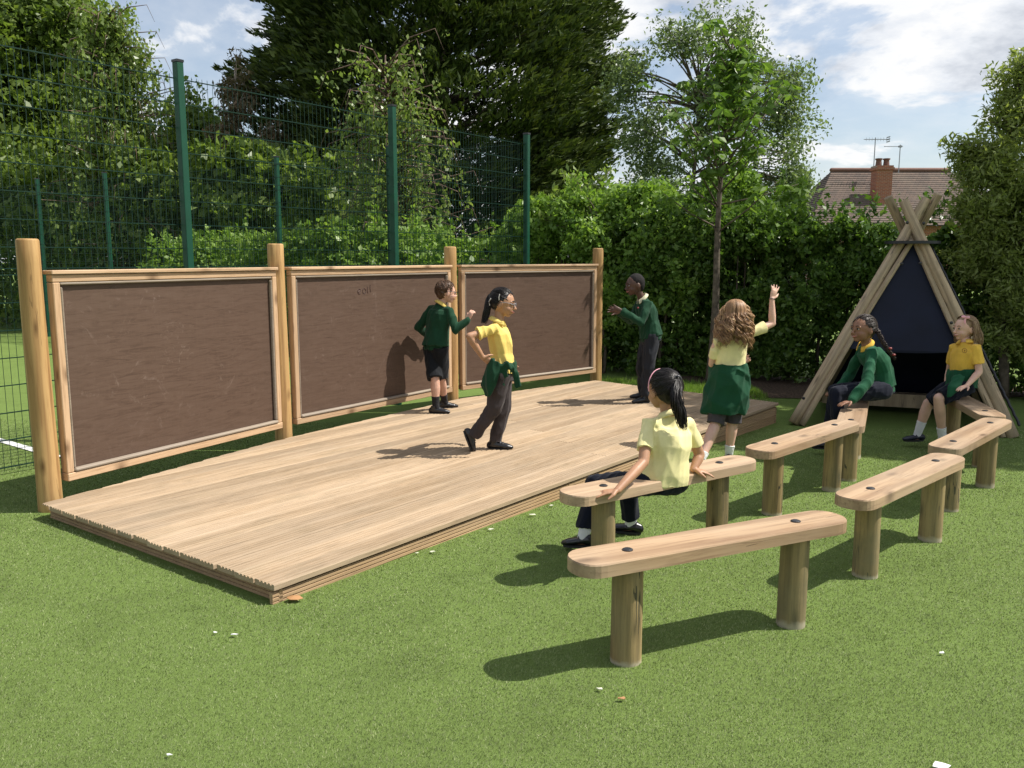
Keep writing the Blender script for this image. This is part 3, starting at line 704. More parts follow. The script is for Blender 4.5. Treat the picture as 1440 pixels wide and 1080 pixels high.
# birch in front of the cypress, and the tall left birch ----------------------------------------
def birch(label, x, Y, top_px, lean, wfun, nst, lm, seed, per=60, ln=.075, wd=.05, r0=.09, lmin=.5, lmax=1.5, zlow=1.5):
    root = empty('birch_tree', (0, 0, 0), 0, label, 'tree'); b0 = at(x, 362, Y); tp_ = at(x+lean, top_px, Y)
    mb = MB(); Pt = trunk(mb, (b0[0], b0[1], -.1), tp_, r0, .012, 10, .12); Pt = np.array(Pt); parts = []
    zt = tp_[2]; tips = []
    for k in range(nst):
        u_ = rng.uniform(.18, 1.0); i = min(int(u_*10), 9); st = Pt[i]+(Pt[i+1]-Pt[i])*(u_*10-i)
        a = rng.random()*6.28; r_ = wfun(u_)*rng.uniform(.25, 1.0)
        e = st+np.array([math.cos(a)*r_, math.sin(a)*r_*.8, r_*rng.uniform(-.1, .7)]); mid = (st+e)/2+np.array([0, 0, r_*.18])
        mb.tube([st, mid, e, e+np.array([math.cos(a)*.15, math.sin(a)*.15, -.35])], [.022, .014, .007, .003], None, 1, 4, 'flat')
        for q in range(4):
            w_ = rng.uniform(.35, 1.0); p = (st*(1-w_)**2+2*mid*w_*(1-w_)+e*w_**2)+rng.normal(0, .10, 3); tips.append(p)
    weeping(parts, mb, tips, lmin, lmax, per, ln, wd)
    mb.build('trunk', M['bark_birch'], root, True); arr_obj('crown', parts, M[lm], root, 'stuff')
birch('slender weeping birch with pale stem standing in front of the dark cypress', 588, 15.2, 95, -48, lambda u_: 1.6*(1-.45*u_)+.1, 190, 'l_birch', 3, per=26, ln=.08, wd=.052, lmin=.2, lmax=.85)
birch('tall drooping birch with a bare reddish leader, left of the nearest fence post', 205, 19.5, 20, -55, lambda u_: 2.5*(1-.72*u_)+.1, 300, 'l_birch', 4, per=30, ln=.10, wd=.065, r0=.12, lmin=.3, lmax=1.1)
s = 25/1200
def pb(x, y, Y, rx, ry, rz, n): return (at(x, y, Y), (rx, ry, rz), n)
tree('oak_tree', 'large dark leafy oak at the top left corner behind the fence', at(60, 362, 25)[:2], [pb(-30, 60, 25, 3.2, 3, 3.8, 330), pb(75, 70, 25, 1.9, 2.2, 3.0, 200), pb(30, 250, 24, 3.6, 2.6, 2.6, 300)], M['l_oak'], M['bark'], 7, .3, 95, .62, .17, .11, 18, gap=-.9, seed=11)
tree('broadleaf_tree', 'rounded green tree behind the fence between the tall birch and the brown leaved tree', at(285, 362, 24)[:2], [pb(270, 235, 24, 1.5, 1.6, 1.9, 130), pb(330, 300, 22, 1.7, 1.6, 1.4, 130)], M['l_oak'], M['bark'], 4, .14, 80, .5, .15, .10, 12, gap=-.9, seed=17)
tree('eucalyptus_tree', 'thin sparse tree with brownish leaves left of the cypress', at(340, 362, 21)[:2], [pb(335, 130, 21, .55, .6, .9, 34), pb(322, 200, 21, .6, .6, .8, 42), pb(362, 215, 21, .75, .6, .8, 40), pb(345, 280, 21, .9, .8, 1.1, 80)], M['l_euc'], M['bark_pale'], 5.6, .07, 34, .24, .14, .045, 12, gap=-.7, bias=(0, 0, -1.2), seed=23, trunk_to=at(330, 95, 21))
# airy tree right of the cypress
tree('broadleaf_tree', 'loose open grey green tree with visible twigs, right of the cypress', at(960, 362, 17.5)[:2], [pb(930, 200, 17.5, 1.3, 1.4, 1.7, 120), pb(1010, 130, 17.5, 1.4, 1.3, 1.35, 110), pb(1085, 160, 17.5, 1.05, 1.1, 1.2, 80), pb(965, 55, 17.5, .95, .9, .8, 52), pb(880, 120, 17.5, .6, .8, 1.0, 44), pb(1115, 120, 17.5, .6, .7, .7, 36), pb(1045, 60, 17.5, .7, .7, .7, 34), pb(1120, 240, 17, .7, .8, .8, 44), pb(1065, 250, 17, 1.2, 1.1, .9, 60), pb(910, 290, 17, 1.5, 1.2, .8, 80)], M['l_airy'], M['bark'], 4.4, .085, 44, .38, .080, .042, 13, gap=-.35, f=2.2, seed=31, trunk_to=at(985, 120, 17.5), shell=.25)
# young chestnut in front of the hedge
def chestnut():
    root = empty('chestnut_tree', (0, 0, 0), 0, 'young chestnut tree with a straight grey trunk and large leaves in front of the hedge', 'tree')
    b0 = at(997, 531, 11.0); top = at(1030, 62, 11.0); mb = MB(); Pt = np.array(trunk(mb, (b0[0], b0[1], -.15), top, .058, .012, 12, .035)); parts = []
    Cs = []; Ds = []
    for k in range(56):
        u_ = rng.uniform(.44, 1.0); i = min(int(u_*12), 11); st = Pt[i]+(Pt[i+1]-Pt[i])*(u_*12-i); a = rng.random()*6.28
        r_ = np.interp(u_, [.46, .6, .75, 1], [.95, 1.15, .75, .2])*rng.uniform(.35, 1.05)
        e = st+np.array([math.cos(a)*r_, math.sin(a)*r_, r_*rng.uniform(.2, 1.25)])
        mb.tube([st, (st+e)/2+np.array([0, 0, -.03]), e], [.013, .009, .004], None, 1, 5, 'flat')
        for q in range(6):
            w_ = rng.uniform(.3, 1.05); c = st+(e-st)*w_+rng.normal(0, .07, 3)
            for m_ in range(6):   # palmate leaf: leaflets radiating and drooping
                aa = m_/6*5.2+rng.normal(0, .15)+a; dv = unit(np.array([math.cos(aa), math.sin(aa), -.55+rng.normal(0, .2)]))
                Cs.append(c+dv*.075); Ds.append(dv)
    parts.append(leaf_arrays(np.array(Cs), np.array(Ds), .135, .055, .12))
    mb.build('trunk', M['bark'], root, True); arr_obj('crown', parts, M['l_chest'], root, 'stuff')
chestnut()
tree('willow_tree', 'light green feathery willow at the right edge of the picture', at(1430, 362, 9.9)[:2], [pb(1432, 160, 9.9, .42, .6, .62, 70), pb(1395, 235, 9.8, .48, .6, .55, 80), pb(1480, 240, 9.8, .7, .8, .9, 100), pb(1362, 218, 9.9, .2, .3, .28, 18), pb(1425, 295, 9.7, .5, .5, .4, 70), pb(1375, 300, 9.8, .35, .4, .4, 45), pb(1450, 110, 9.9, .3, .4, .35, 34), pb(1395, 345, 9.8, .55, .5, .75, 120), pb(1435, 450, 9.6, .5, .4, .8, 110), pb(1480, 330, 9.6, .6, .5, .9, 80)], M['l_willow'], M['bark'], 3.6, .06, 56, .20, .07, .022, 22, gap=-.55, f=2.6, seed=41, trunk_to=at(1425, 130, 9.9), shell=.2)
# tall trees outside the frame on the right which shade the tepee end
tree('broadleaf_tree', 'tall leafy tree standing right of the tepee, outside the picture, nearer one', (9.4, 8.3), [((9.2, 8.2, 7.0), (2.6, 1.5, 2.4), 300)], M['l_oak'], M['bark'], 7, .2, 75, .55, .16, .11, 18, gap=-1.1, seed=51)
tree('broadleaf_tree', 'tall leafy tree standing right of the hedge, outside the picture, farther one', (10.0, 12.9), [((9.8, 12.7, 7.9), (2.4, 1.7, 1.7), 260)], M['l_oak'], M['bark'], 7, .2, 75, .6, .17, .12, 14, gap=-.9, seed=57)
# arching bramble sprays by the last fence post
for (lb, bl, nm, ln_) in (('bright yellow green shrub bulging forward just right of the last stage post', [pb(850, 345, 12.1, .62, .5, .55, 90), pb(815, 300, 12.6, .5, .5, .45, 60), pb(870, 400, 11.9, .5, .4, .5, 60)], 'shrub', .075),
    ('rounded light green shrub left of the young chestnut trunk', [pb(935, 330, 11.9, .58, .5, .50, 90), pb(905, 285, 12.3, .5, .5, .40, 60), pb(950, 395, 11.7, .42, .4, .5, 50)], 'shrub', .085),
    ('mid green shrub right of the young chestnut trunk, above the raised hand', [pb(1050, 325, 11.7, .55, .45, .45, 80), pb(1120, 335, 11.5, .5, .4, .4, 60), pb(1010, 290, 12.2, .5, .45, .4, 60)], 'shrub', .07)):
    tree(nm, lb, tuple(bl[0][0][:2]), bl, M['l_bright'] if ln_ != .07 else M['l_hedge'], M['bark'], 1.6, .03, 62, .20, ln_, ln_*.55, 10, gap=-.9, f=2.6, seed=int(ln_*1000), shell=.35, cat='shrub')
def sprays():
    root = empty('dogwood_shrub', (0, 0, 0), 0, 'arching leafy branches right of the last green fence post', 'shrub'); mb = MB(); parts = []; Cs = []; Ds = []
    for k in range(30):
        b0 = at(800+rng.normal(0, 30), 380, 13.4+rng.normal(0, .3)); e = at(rng.uniform(755, 870), rng.uniform(235, 345), 13.2+rng.normal(0, .4)); mid = (b0+e)/2+np.array([0, 0, .35])
        mb.tube([b0, mid, e], [.012, .009, .004], None, 1, 4, 'flat')
        for q in range(70):
            w_ = rng.uniform(.35, 1.0); c = b0*(1-w_)**2+2*mid*w_*(1-w_)+e*w_**2+rng.normal(0, .05, 3); Cs.append(c); Ds.append(unit(rng.normal(size=3)*.6+np.array([0, 0, -.8])))
    parts.append(leaf_arrays(np.array(Cs), np.array(Ds), .10, .05)); mb.build('stems', M['bark'], root, True); arr_obj('foliage', parts, M['l_birch'], root, 'stuff')
sprays()
# real grass tufts behind the deck end, in front of the hedge
def grass_patch():
    n = 9000; X = rng.uniform(1.05, 3.0, n); Y = 10.75+rng.normal(0, .25, n)-.25*(X-1.2); ok = rng.random(n) < 1; X, Y = X[ok], Y[ok]; k = len(X)
    C = np.stack([X, Y, gz(X, Y)+.035], -1); D = unit(np.stack([rng.normal(0, .3, k), rng.normal(0, .3, k), np.ones(k)], -1)); V, F = leaf_arrays(C, D, .085, .007, .1)
    o = link('grass', mesh_of('grass', V, F), None, M['l_bright']); tag(o, 'rough lawn grass growing between the stage and the hedge', 'grass', kind='stuff')
grass_patch()
# ------------------------------------------------------------------ house behind
def mat_tile():
    m, t, b = mat_new('clay_roof_tile'); bt = N(t, 'ShaderNodeTexBrick'); L(t, coords(t), bt.inputs[0]); 
    bt.inputs['Scale'].default_value = 1; bt.inputs['Brick Width'].default_value = .24; bt.inputs['Row Height'].default_value = .16; bt.inputs['Mortar Size'].default_value = .012
    bt.inputs['Color1'].default_value = (.135, .092, .07, 1); bt.inputs['Color2'].default_value = (.085, .065, .052, 1); bt.inputs['Mortar'].default_value = (.04, .03, .03, 1)
    c = mixc(t, ramp(t, noise(t, coords(t), .8, 5, .6), [(.4, (0, 0, 0)), (.75, (.5, .5, .5))]), bt.outputs[0], (.15, .115, .085))
    L(t, c, b.inputs['Base Color']); b.inputs['Roughness'].default_value = .9; return m
def mat_brick(name, c1, c2):
    m, t, b = mat_new(name); bt = N(t, 'ShaderNodeTexBrick'); cd = N(t, 'ShaderNodeTexCoord'); mp_ = N(t, 'ShaderNodeMapping'); mp_.inputs[2].default_value = (R(90), 0, 0); L(t, cd.outputs['Object'], mp_.inputs[0]); L(t, mp_.outputs[0], bt.inputs[0])
    bt.inputs['Scale'].default_value = 1; bt.inputs['Brick Width'].default_value = .225; bt.inputs['Row Height'].default_value = .075; bt.inputs['Mortar Size'].default_value = .008
    bt.inputs['Color1'].default_value = (*c1, 1); bt.inputs['Color2'].default_value = (*c2, 1); bt.inputs['Mortar'].default_value = (.3, .25, .2, 1)
    L(t, bt.outputs[0], b.inputs['Base Color']); b.inputs['Roughness'].default_value = .9; return m
M['tile'] = mat_tile(); M['brick'] = mat_brick('red_brick', (.34, .105, .055), (.24, .07, .045)); M['pot'] = plain('terracotta', (.16, .08, .06), .8); M['alu'] = plain('aerial_aluminium', (.30, .31, .33), .4, .1, 5, .5, .6)
def house():
    Y0 = 50.0; k = Y0/1200/.99
    rl = at(1172, 243, Y0); rr = at(1335, 238, Y0); zr = (rl[2]+rr[2])/2; xl, xr = rl[0]-3.0, rr[0]; ze = zr-3.2
    root = empty('brick_house', (xl, Y0, 0), 0, 'distant house with brown tiled hipped roof behind the tepee top', 'house')
    mb = MB(); mb.box(((xr-xl)/2+1.6, 0, ze/2), (xr-xl+1.4, 7.0, ze)); mb.build('wall', M['brick'], root)
    # stepped tile courses on each slope
    mb = MB(); n = 26; y1 = 4.0
    xa, xb = .4, (xr-xl)+2.9; ra, rb = 2.9, xr-xl
    for i in range(n):
        u0, u1 = i/n, (i+1)/n
        for (ys) in (-1, 1):
            z0 = ze+(zr-ze)*u0+.03; z1 = ze+(zr-ze)*u1
            yy0 = ys*y1*(1-u0); yy1 = ys*y1*(1-u1)
            L0_, R0_ = xa+(ra-xa)*u0, xb+(rb-xb)*u0; L1_, R1_ = xa+(ra-xa)*u1, xb+(rb-xb)*u1
            V = [(L0_, yy0, z0), (R0_, yy0, z0), (R1_, yy1, z1), (L1_, yy1, z1), (L0_, yy0, z0-.06), (R0_, yy0, z0-.06)]
            mb.add(V, [(0, 1, 2, 3), (4, 5, 1, 0)])
        for (xe0, xe1) in ((xa+(ra-xa)*u0, xa+(ra-xa)*u1), (xb+(rb-xb)*u0, xb+(rb-xb)*u1)):
            z0 = ze+(zr-ze)*u0+.03; z1 = ze+(zr-ze)*u1
            mb.add([(xe0, -y1*(1-u0), z0), (xe0, y1*(1-u0), z0), (xe1, y1*(1-u1), z1), (xe1, -y1*(1-u1), z1)], [(0, 1, 2, 3)])
    mb.build('roof', M['tile'], root)
    mb = MB(); mb.tube([(ra, 0, zr+.05), (rb, 0, zr+.05)], .13, None, 1, 8); mb.build('ridge_tiles', M['pot'], root, True)
    # chimney on the front slope
    c = at(1239, 262, Y0-2.2); cxl = c[0]-xl
    mb = MB(); mb.box((cxl, -2.2, zr-1.48), (.86, .75, 2.7)); mb.box((cxl, -2.2, zr-.12), (1.0, .88, .14)); mb.box((cxl, -2.2, zr-.00), (.92, .80, .10)); ch = mb.build('chimney', M['brick'], root)
    for dx in (-.21, .21):
        mb = MB(); mb.loft([(cxl+dx, -2.2, zr+.04), (cxl+dx, -2.2, zr+.36), (cxl+dx, -2.2, zr+.38), (cxl+dx, -2.2, zr+.45)], [(.17, 0, 0), (.14, 0, 0), (.19, 0, 0), (.19, 0, 0)], [(0, .17, 0), (0, .14, 0), (0, .19, 0), (0, .19, 0)], 12, 'flat'); mb.build('chimney_pot', M['pot'], ch, False)
    for (px_, ty) in ((1231, 196), (1266, 206)):
        t_ = at(px_, ty, Y0-1.0); x = t_[0]-xl; zt = t_[2]
        mb = MB(); mb.tube([(x, -1.0, zr-.2), (x, -1.0, zt+.1)], .028, None, 1, 6, 'flat')
        wl = .8 if ty < 200 else .75; sg = 1 if ty < 200 else -1
        mb.tube([(x-(.65 if sg > 0 else .9), -1.0, zt), (x+(.75 if sg > 0 else .15), -1.0, zt)], .018, None, 1, 6, 'flat')
        if sg > 0:
            for q in np.arange(-.5, .8, .16): mb.box((x+q, -1.0, zt), (.012, .34, .012)); mb.box((x+q, -1.0, zt), (.012, .012, .2))
            for dz in (-.12, 0, .12): mb.box((x+.72, -1.0, zt+dz), (.03, .4, .06))
        else: mb.box((x, -1.0, zt), (.16, .14, .10))
        mb.build('aerial', M['alu'], root)
house()

# ------------------------------------------------------------------ people
def V3(*a): return np.array(a, float)
def un(v): v = np.asarray(v, float); return v/(np.linalg.norm(v)+1e-9)
def mat_skin(name, col):
    m, t, b = mat_new(name)
    v = noise(t, coords(t), 14, 4)
    L(t, ramp(t, v, [(.3, tuple(c*.88 for c in col)), (.7, tuple(min(1, c*1.06) for c in col))]), b.inputs['Base Color'])
    b.inputs['Roughness'].default_value = .5; b.inputs['Specular IOR Level'].default_value = .4
    b.inputs['Subsurface Weight'].default_value = .12; b.inputs['Subsurface Radius'].default_value = (.012, .005, .003); b.inputs['Subsurface Scale'].default_value = 1.0
    return m
def mat_cloth(name, col, rough=.85, bs=420, knit=.35, sheen=.06):
    m, t, b = mat_new(name)
    v = noise(t, coords(t), 9, 5, .6)
    L(t, ramp(t, v, [(.3, tuple(c*.85 for c in col)), (.7, tuple(min(1, c*1.08) for c in col))]), b.inputs['Base Color'])
    b.inputs['Roughness'].default_value = rough; b.inputs['Specular IOR Level'].default_value = .2; b.inputs['Sheen Weight'].default_value = sheen
    bump(t, b, mixc(t, .35, noise(t, coords(t), bs, 3, .6), noise(t, coords(t), 38, 4, .6, 1.5)), knit, .004); return m
def mat_hair(name, c0, c1, rough=.38):
    m, t, b = mat_new(name); g_ = N(t, 'ShaderNodeNewGeometry')
    L(t, ramp(t, g_.outputs['Random Per Island'], [(0, c0), (1, c1)]), b.inputs['Base Color']); b.inputs['Roughness'].default_value = rough+.1; b.inputs['Specular IOR Level'].default_value = .35
    return m
S_ = {'pale': mat_skin('skin_pale', (.62, .37, .27)), 'tan': mat_skin('skin_tan', (.40, .215, .125)), 'brown': mat_skin('skin_brown', (.25, .125, .075)), 'dark': mat_skin('skin_dark', (.095, .048, .032)), 'fair': mat_skin('skin_fair', (.66, .41, .31))}
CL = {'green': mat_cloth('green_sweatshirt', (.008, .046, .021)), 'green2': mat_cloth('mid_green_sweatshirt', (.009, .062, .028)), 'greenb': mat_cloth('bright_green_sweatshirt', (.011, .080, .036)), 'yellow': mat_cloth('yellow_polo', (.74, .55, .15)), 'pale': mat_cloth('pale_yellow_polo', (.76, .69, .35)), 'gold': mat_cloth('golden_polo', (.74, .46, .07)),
      'cream': mat_cloth('cream_collar', (.70, .66, .45)), 'grey': mat_cloth('grey_brown_trousers', (.052, .042, .042)), 'char': mat_cloth('charcoal_trousers', (.022, .024, .030)), 'black': mat_cloth('black_shorts', (.008, .009, .011)), 'navy': mat_cloth('navy_trousers', (.006, .008, .018)),
      'white': mat_cloth('white_sock', (.75, .75, .75)), 'sock': mat_cloth('dark_sock', (.02, .02, .022)), 'plum': mat_cloth('grey_shorts', (.060, .052, .062)), 'pink': plain('pink_ribbon', (.75, .35, .42), .5), 'red': plain('red_band', (.22, .03, .03), .5)}
M['shoe'] = plain('black_shoe_leather', (.012, .012, .014), .28, .1, 8, .6); M['navyshoe'] = plain('navy_shoe', (.012, .014, .03), .35, .1, 8, .5); M['sole'] = plain('shoe_sole', (.02, .02, .02), .7)
M['eyew'] = plain('eye_white', (.50, .47, .44), .4); M['iris'] = plain('dark_iris', (.02, .012, .008), .15); M['lip'] = plain('lip', (.42, .14, .12), .4); M['brow'] = plain('brow_hair', (.03, .018, .012), .7)
M['glass'] = plain('spectacle_frame', (.03, .03, .035), .25, .05, 5, .6); M['silver'] = plain('silver_metal', (.22, .22, .24), .45, .05, 5, .4, .4)
H_ = {'tips': mat_hair('light_hair_streaks', (.30, .17, .085), (.55, .36, .20)), 'brown': mat_hair('brown_hair', (.05, .025, .013), (.12, .065, .035)), 'black': mat_hair('black_hair', (.006, .005, .005), (.016, .012, .011), .28), 'curly': mat_hair('curly_brown_hair', (.085, .042, .02), (.46, .27, .14)), 'dbrown': mat_hair('dark_brown_hair', (.014, .009, .007), (.035, .02, .013)), 'blonde': mat_hair('light_brown_hair', (.16, .095, .05), (.38, .26, .15)), 'crop': mat_hair('cropped_black_hair', (.007, .006, .006), (.014, .011, .01), .8)}
def wrinkle(me, amp, freq, seed, stretch=(1, 1, .45)):
    if amp <= 0: return
    amp = amp*.85; n = len(me.vertices); P = np.empty(n*3, np.float32); me.vertices.foreach_get('co', P); P = P.reshape(-1, 3).astype(float)
    Nn = np.empty(n*3, np.float32); me.vertex_normals.foreach_get('vector', Nn); Nn = Nn.reshape(-1, 3)
    r_ = np.random.default_rng(seed); v = np.zeros(n); Q = P*np.array(stretch)
    for k in range(7):
        w = r_.normal(size=3)*freq*(.55+.3*k); ph = r_.random()*6.28
        w2 = r_.normal(size=3)*freq*.6
        a = np.sin(Q@w+ph+1.6*np.sin(Q@w2+ph)); v += (1-2*np.abs(a))/(1+.08*k)*.8
    P += Nn*(amp*v*.5)[:, None]
    me.vertices.foreach_set('co', P.astype(np.float32).ravel()); me.update()
class Person:
    def __init__(s, at_, label, group='children playing on and around the stage'):
        s.o = np.array(at_, float); s.root = empty('person', tuple(at_), 0, label, 'child', group)
    def rem(s, mb, name, mat, voxel=.005, smooth=4, wr=(0, 20), parent=None, seed=1, stretch=(1, 1, .45)):
        me = mesh_of(name, np.concatenate(mb.V)-s.o, mb.F); o = link(name, me, parent or s.root, mat)
        m = o.modifiers.new('r', 'REMESH'); m.mode = 'VOXEL'; m.voxel_size = voxel; m.use_smooth_shade = True
        q = o.modifiers.new('s', 'SMOOTH'); q.factor = .5; q.iterations = smooth
        bake(o); o.data.materials.clear(); o.data.materials.append(mat); wrinkle(o.data, wr[0], wr[1], seed, stretch)
        o.data.polygons.foreach_set('use_smooth', np.ones(len(o.data.polygons), bool)); return o
    def raw(s, mb, name, mat, parent=None, smooth=True):
        me = mesh_of(name, np.concatenate(mb.V)-s.o, mb.F, smooth); return link(name, me, parent or s.root, mat)
def headframe(c, f, u):
    f = un(f); u = un(np.asarray(u)-f*(np.asarray(u)@f)); r = np.cross(f, u); return np.asarray(c, float), f, u, r
def add_head(mb, H, k=1.0):
    c, f, u, r = H
    mb.ell(c-f*.004*k, (r*.073*k, f*.088*k, u*.084*k), 18, 12)
    mb.ell(c+f*.030*k-u*.040*k, (r*.060*k, f*.052*k, u*.060*k), 16, 10)
    mb.ell(c+f*.052*k-u*.083*k, (r*.026*k, f*.024*k, u*.019*k), 10, 8)
    for q in (-1, 1):
        mb.ell(c+f*.052*k-u*.044*k+r*q*.032*k, (r*.024*k, f*.024*k, u*.024*k), 10, 8)
        mb.ell(c-f*.002*k-u*.022*k+r*q*.074*k, (r*.009*k+f*.003*k, f*.016*k, u*.027*k), 10, 8)
        mb.ell(c+f*.072*k+u*.006*k+r*q*.028*k, (r*.022*k, f*.010*k, u*.008*k), 8, 6)
    mb.tube([c+f*.083*k-u*.006*k, c+f*.094*k-u*.026*k, c+f*.101*k-u*.036*k], [.007*k, .009*k, .0115*k], r, .8, 8)
    for q in (-1, 1): mb.ell(c+f*.092*k-u*.040*k+r*q*.009*k, (r*.007*k, f*.008*k, u*.006*k), 8, 6)
    mb.ell(c+f*.082*k-u*.058*k, (r*.020*k, f*.010*k, u*.006*k), 10, 6); mb.ell(c+f*.080*k-u*.067*k, (r*.017*k, f*.010*k, u*.0065*k), 10, 6)
def add_hand(mb, W, d, n, th=1, curl=.35, spread=.10, k=1.0):
    """W wrist, d towards fingers, n palm normal (fingers curl towards it), th side of the thumb"""
    W = np.asarray(W, float); d = un(d); n = un(np.asarray(n)-d*(np.asarray(n)@d)); s_ = np.cross(d, n)*th   # s_: towards thumb
    mb.tube([W-d*.01*k, W+d*.018*k, W+d*.045*k, W+d*.062*k], [.0165*k, .023*k, .029*k, .027*k], s_, .45, 12)
    for i, (ln, off) in enumerate(((.050, .021), (.056, .007), (.052, -.007), (.041, -.020))):
        b0 = W+d*.060*k+s_*off*k; a = spread*(1.5-i)
        dd = un(d+s_*a); cu = curl*(1+.12*i); P = [b0-d*.012*k, b0]; cur = dd; ang = 0
        for j, q in enumerate((.45, .32, .23)):
            ang += cu*(.7 if j == 0 else 1.0); v = dd*math.cos(ang)+n*math.sin(ang); P.append(P[-1]+v*ln*q*k)
        mb.tube(P, np.array([.0075, .0078, .0070, .0063, .0052])*k, s_, 1, 8)
    b0 = W+d*.014*k+s_*.018*k; v1 = un(d*.55+s_*.85+n*.25); v2 = un(d*.85+s_*.45+n*.35)
    mb.tube([b0-v1*.005, b0+v1*.024*k, b0+v1*.024*k+v2*.018*k, b0+v1*.024*k+v2*.034*k], np.array([.0125, .0100, .0082, .0062])*k, n, 1, 8)
def limb(mb, P, r, n=12): mb.tube(P, r, None, 1, n)
def bendy(a, b, c, ra, rb, rc, mid=None):
    """three joints -> smooth path through the bend"""
    a, b, c = map(np.asarray, (a, b, c)); P = [a, a+(b-a)*.35, a+(b-a)*.75, b, b+(c-b)*.28, b+(c-b)*.65, c]
    m1 = rb*1.02; P[3] = b*.86+(P[2]+P[4])*.07
    return P, [ra, ra*.97+.0*rb, ra*.35+rb*.65, m1, rb*.98 if mid is None else mid, (rb+rc)*.5, rc]
def spine(J):
    S = (J['sa']+J['sb'])/2; P = (J['ha']+J['hb'])/2; sd1 = un(J['sb']-J['sa']); sd0 = un(J['hb']-J['ha']); up = un(S-P)
    bow = J.get('bow', V3(0, 0, 0)); out = []
    for u_ in (-.16, 0, .2, .45, .7, .88, 1.0, 1.10):
        c = P+(S-P)*u_+bow*math.sin(math.pi*np.clip(u_, 0, 1)); sd = un(sd0*(1-np.clip(u_, 0, 1))+sd1*np.clip(u_, 0, 1)); fr = np.cross(un(S-P), sd); out.append((c, sd, un(fr)))
    return out, up
BW = [.105, .118, .108, .102, .112, .114, .088, .055]; BD = [.078, .088, .076, .073, .080, .074, .058, .045]
def torso(mb, J, infl=0.0, lo=0, hi=8, hemflare=0.0, wk=1.0):
    sp, up = spine(J); C = []; A = []; B = []
    for i in range(lo, hi):
        c, sd, fr = sp[i]; e = infl+(hemflare if i <= lo+1 else 0); C.append(c); A.append(sd*(BW[i]*wk+e)); B.append(fr*(BD[i]*wk+e))
    mb.loft(C, A, B, 20, 'flat')
def add_body(p, J, skin, hk=1.0, voxel=.005):
    mb = MB(); add_head(mb, J['H'], hk); c, f, u, r = J['H']; torso(mb, J, -.020); lk = J.get('legs', 1.0)
    nb = (J['sa']+J['sb'])/2
    mb.tube([nb-un(u)*.02, nb+(c-nb)*.4-f*.004, c-u*.05-f*.012], [.046, .036, .038], None, 1, 12)
    for q in 'ab':
        mb.tube([nb+(J['s'+q]-nb)*.3-UP*.008, nb+(J['s'+q]-nb)*.9-UP*.008], [.034, .028], None, 1, 10)
        a, b, c_ = J['s'+q], J['e'+q], J['w'+q]; a = a+(b-a)*.14-UP*.004; limb(mb, [a, a+(b-a)*.35, b], [.031, .032, .0275]); limb(mb, [b, b+(c_-b)*.3, c_], [.027, .029, .0185])
        hd = J['hand_'+q]; add_hand(mb, J['w'+q], hd[0], hd[1], hd[2], hd[3], hd[4])
        a, b, c_ = J['h'+q], J['k'+q], J['n'+q]; a = a+(b-a)*.08; limb(mb, [a, a+(b-a)*.4, b], np.array([.052, .056, .042])*lk); limb(mb, [b, b+(c_-b)*.32, b+(c_-b)*.7, c_], np.array([.042, .046, .034, .028])*lk)
        an = J['n'+q]; fd, fu = footdir(J, q); mb.tube([an-fd*.03-fu*.035, an+fd*.04-fu*.035, an+fd*.11-fu*.047], [.024, .026, .017], np.cross(fd, fu), .8, 10)
    return p.rem(mb, 'body', skin, voxel, 3)
def footdir(J, q):
    fd = un(J['f'+q]); fu = V3(0, 0, 1) if abs(fd[2]) < .5 else un(V3(0, 0, 1)-fd*fd[2]); fu = un(fu-fd*(fu@fd)); return fd, fu
def add_shoes(p, J, mat, strap=False, sock=None, sockh=.09):
    for q in 'ab':
        an = J['n'+q]; fd, fu = footdir(J, q); sd = np.cross(fd, fu); s0 = an-fu*.062
        mb = MB(); C = [s0+fd*x+fu*z for x, z in ((-.052, .030), (-.030, .036), (.010, .033), (.055, .027), (.095, .022), (.125, .017))]
        A = [sd*w for w in (.021, .030, .031, .034, .033, .020)]; B = [fu*h for h in ((.026, .036, .031, .025, .021, .014) if not strap else (.026, .031, .022, .020, .019, .013))]
        mb.loft(C, A, B, 16)
        if strap: mb.tube([s0+fd*.022+sd*.032+fu*.03, s0+fd*.022+sd*.02+fu*.058, s0+fd*.022-sd*.02+fu*.058, s0+fd*.022-sd*.032+fu*.03], [.007]*4, fd, .6, 8)
        else:
            mb.tube([s0-fd*.012+fu*.05, s0-fd*.016+fu*.074], [.033, .032], sd, 1.1, 14, 'flat')
            for k in range(3): mb.tube([s0+fd*(.02+.018*k)+sd*.018+fu*(.064-.008*k), s0+fd*(.022+.018*k)+fu*(.070-.008*k), s0+fd*(.02+.018*k)-sd*.018+fu*(.064-.008*k)], [.0035]*3, fd, 1, 6)
        sh = p.rem(mb, 'shoe', mat, .004, 3)
        mb = MB(); mb.loft([s0+fd*.035-fu*.004+fu*0, s0+fd*.035+fu*.008], [fd*.094]*2, [sd*.035]*2, 20, 'flat'); p.raw(mb, 'sole', M['sole'], sh, False)
        if sock is not None:
            mb = MB(); d = un(J['k'+q]-an); mb.tube([an-fu*.025+fd*.01, an+d*.02, an+d*sockh*.6, an+d*sockh], [.031, .034, .037, .041], None, 1, 14, 'flat'); p.rem(mb, 'sock', sock, .004, 2, (.0015, 60))
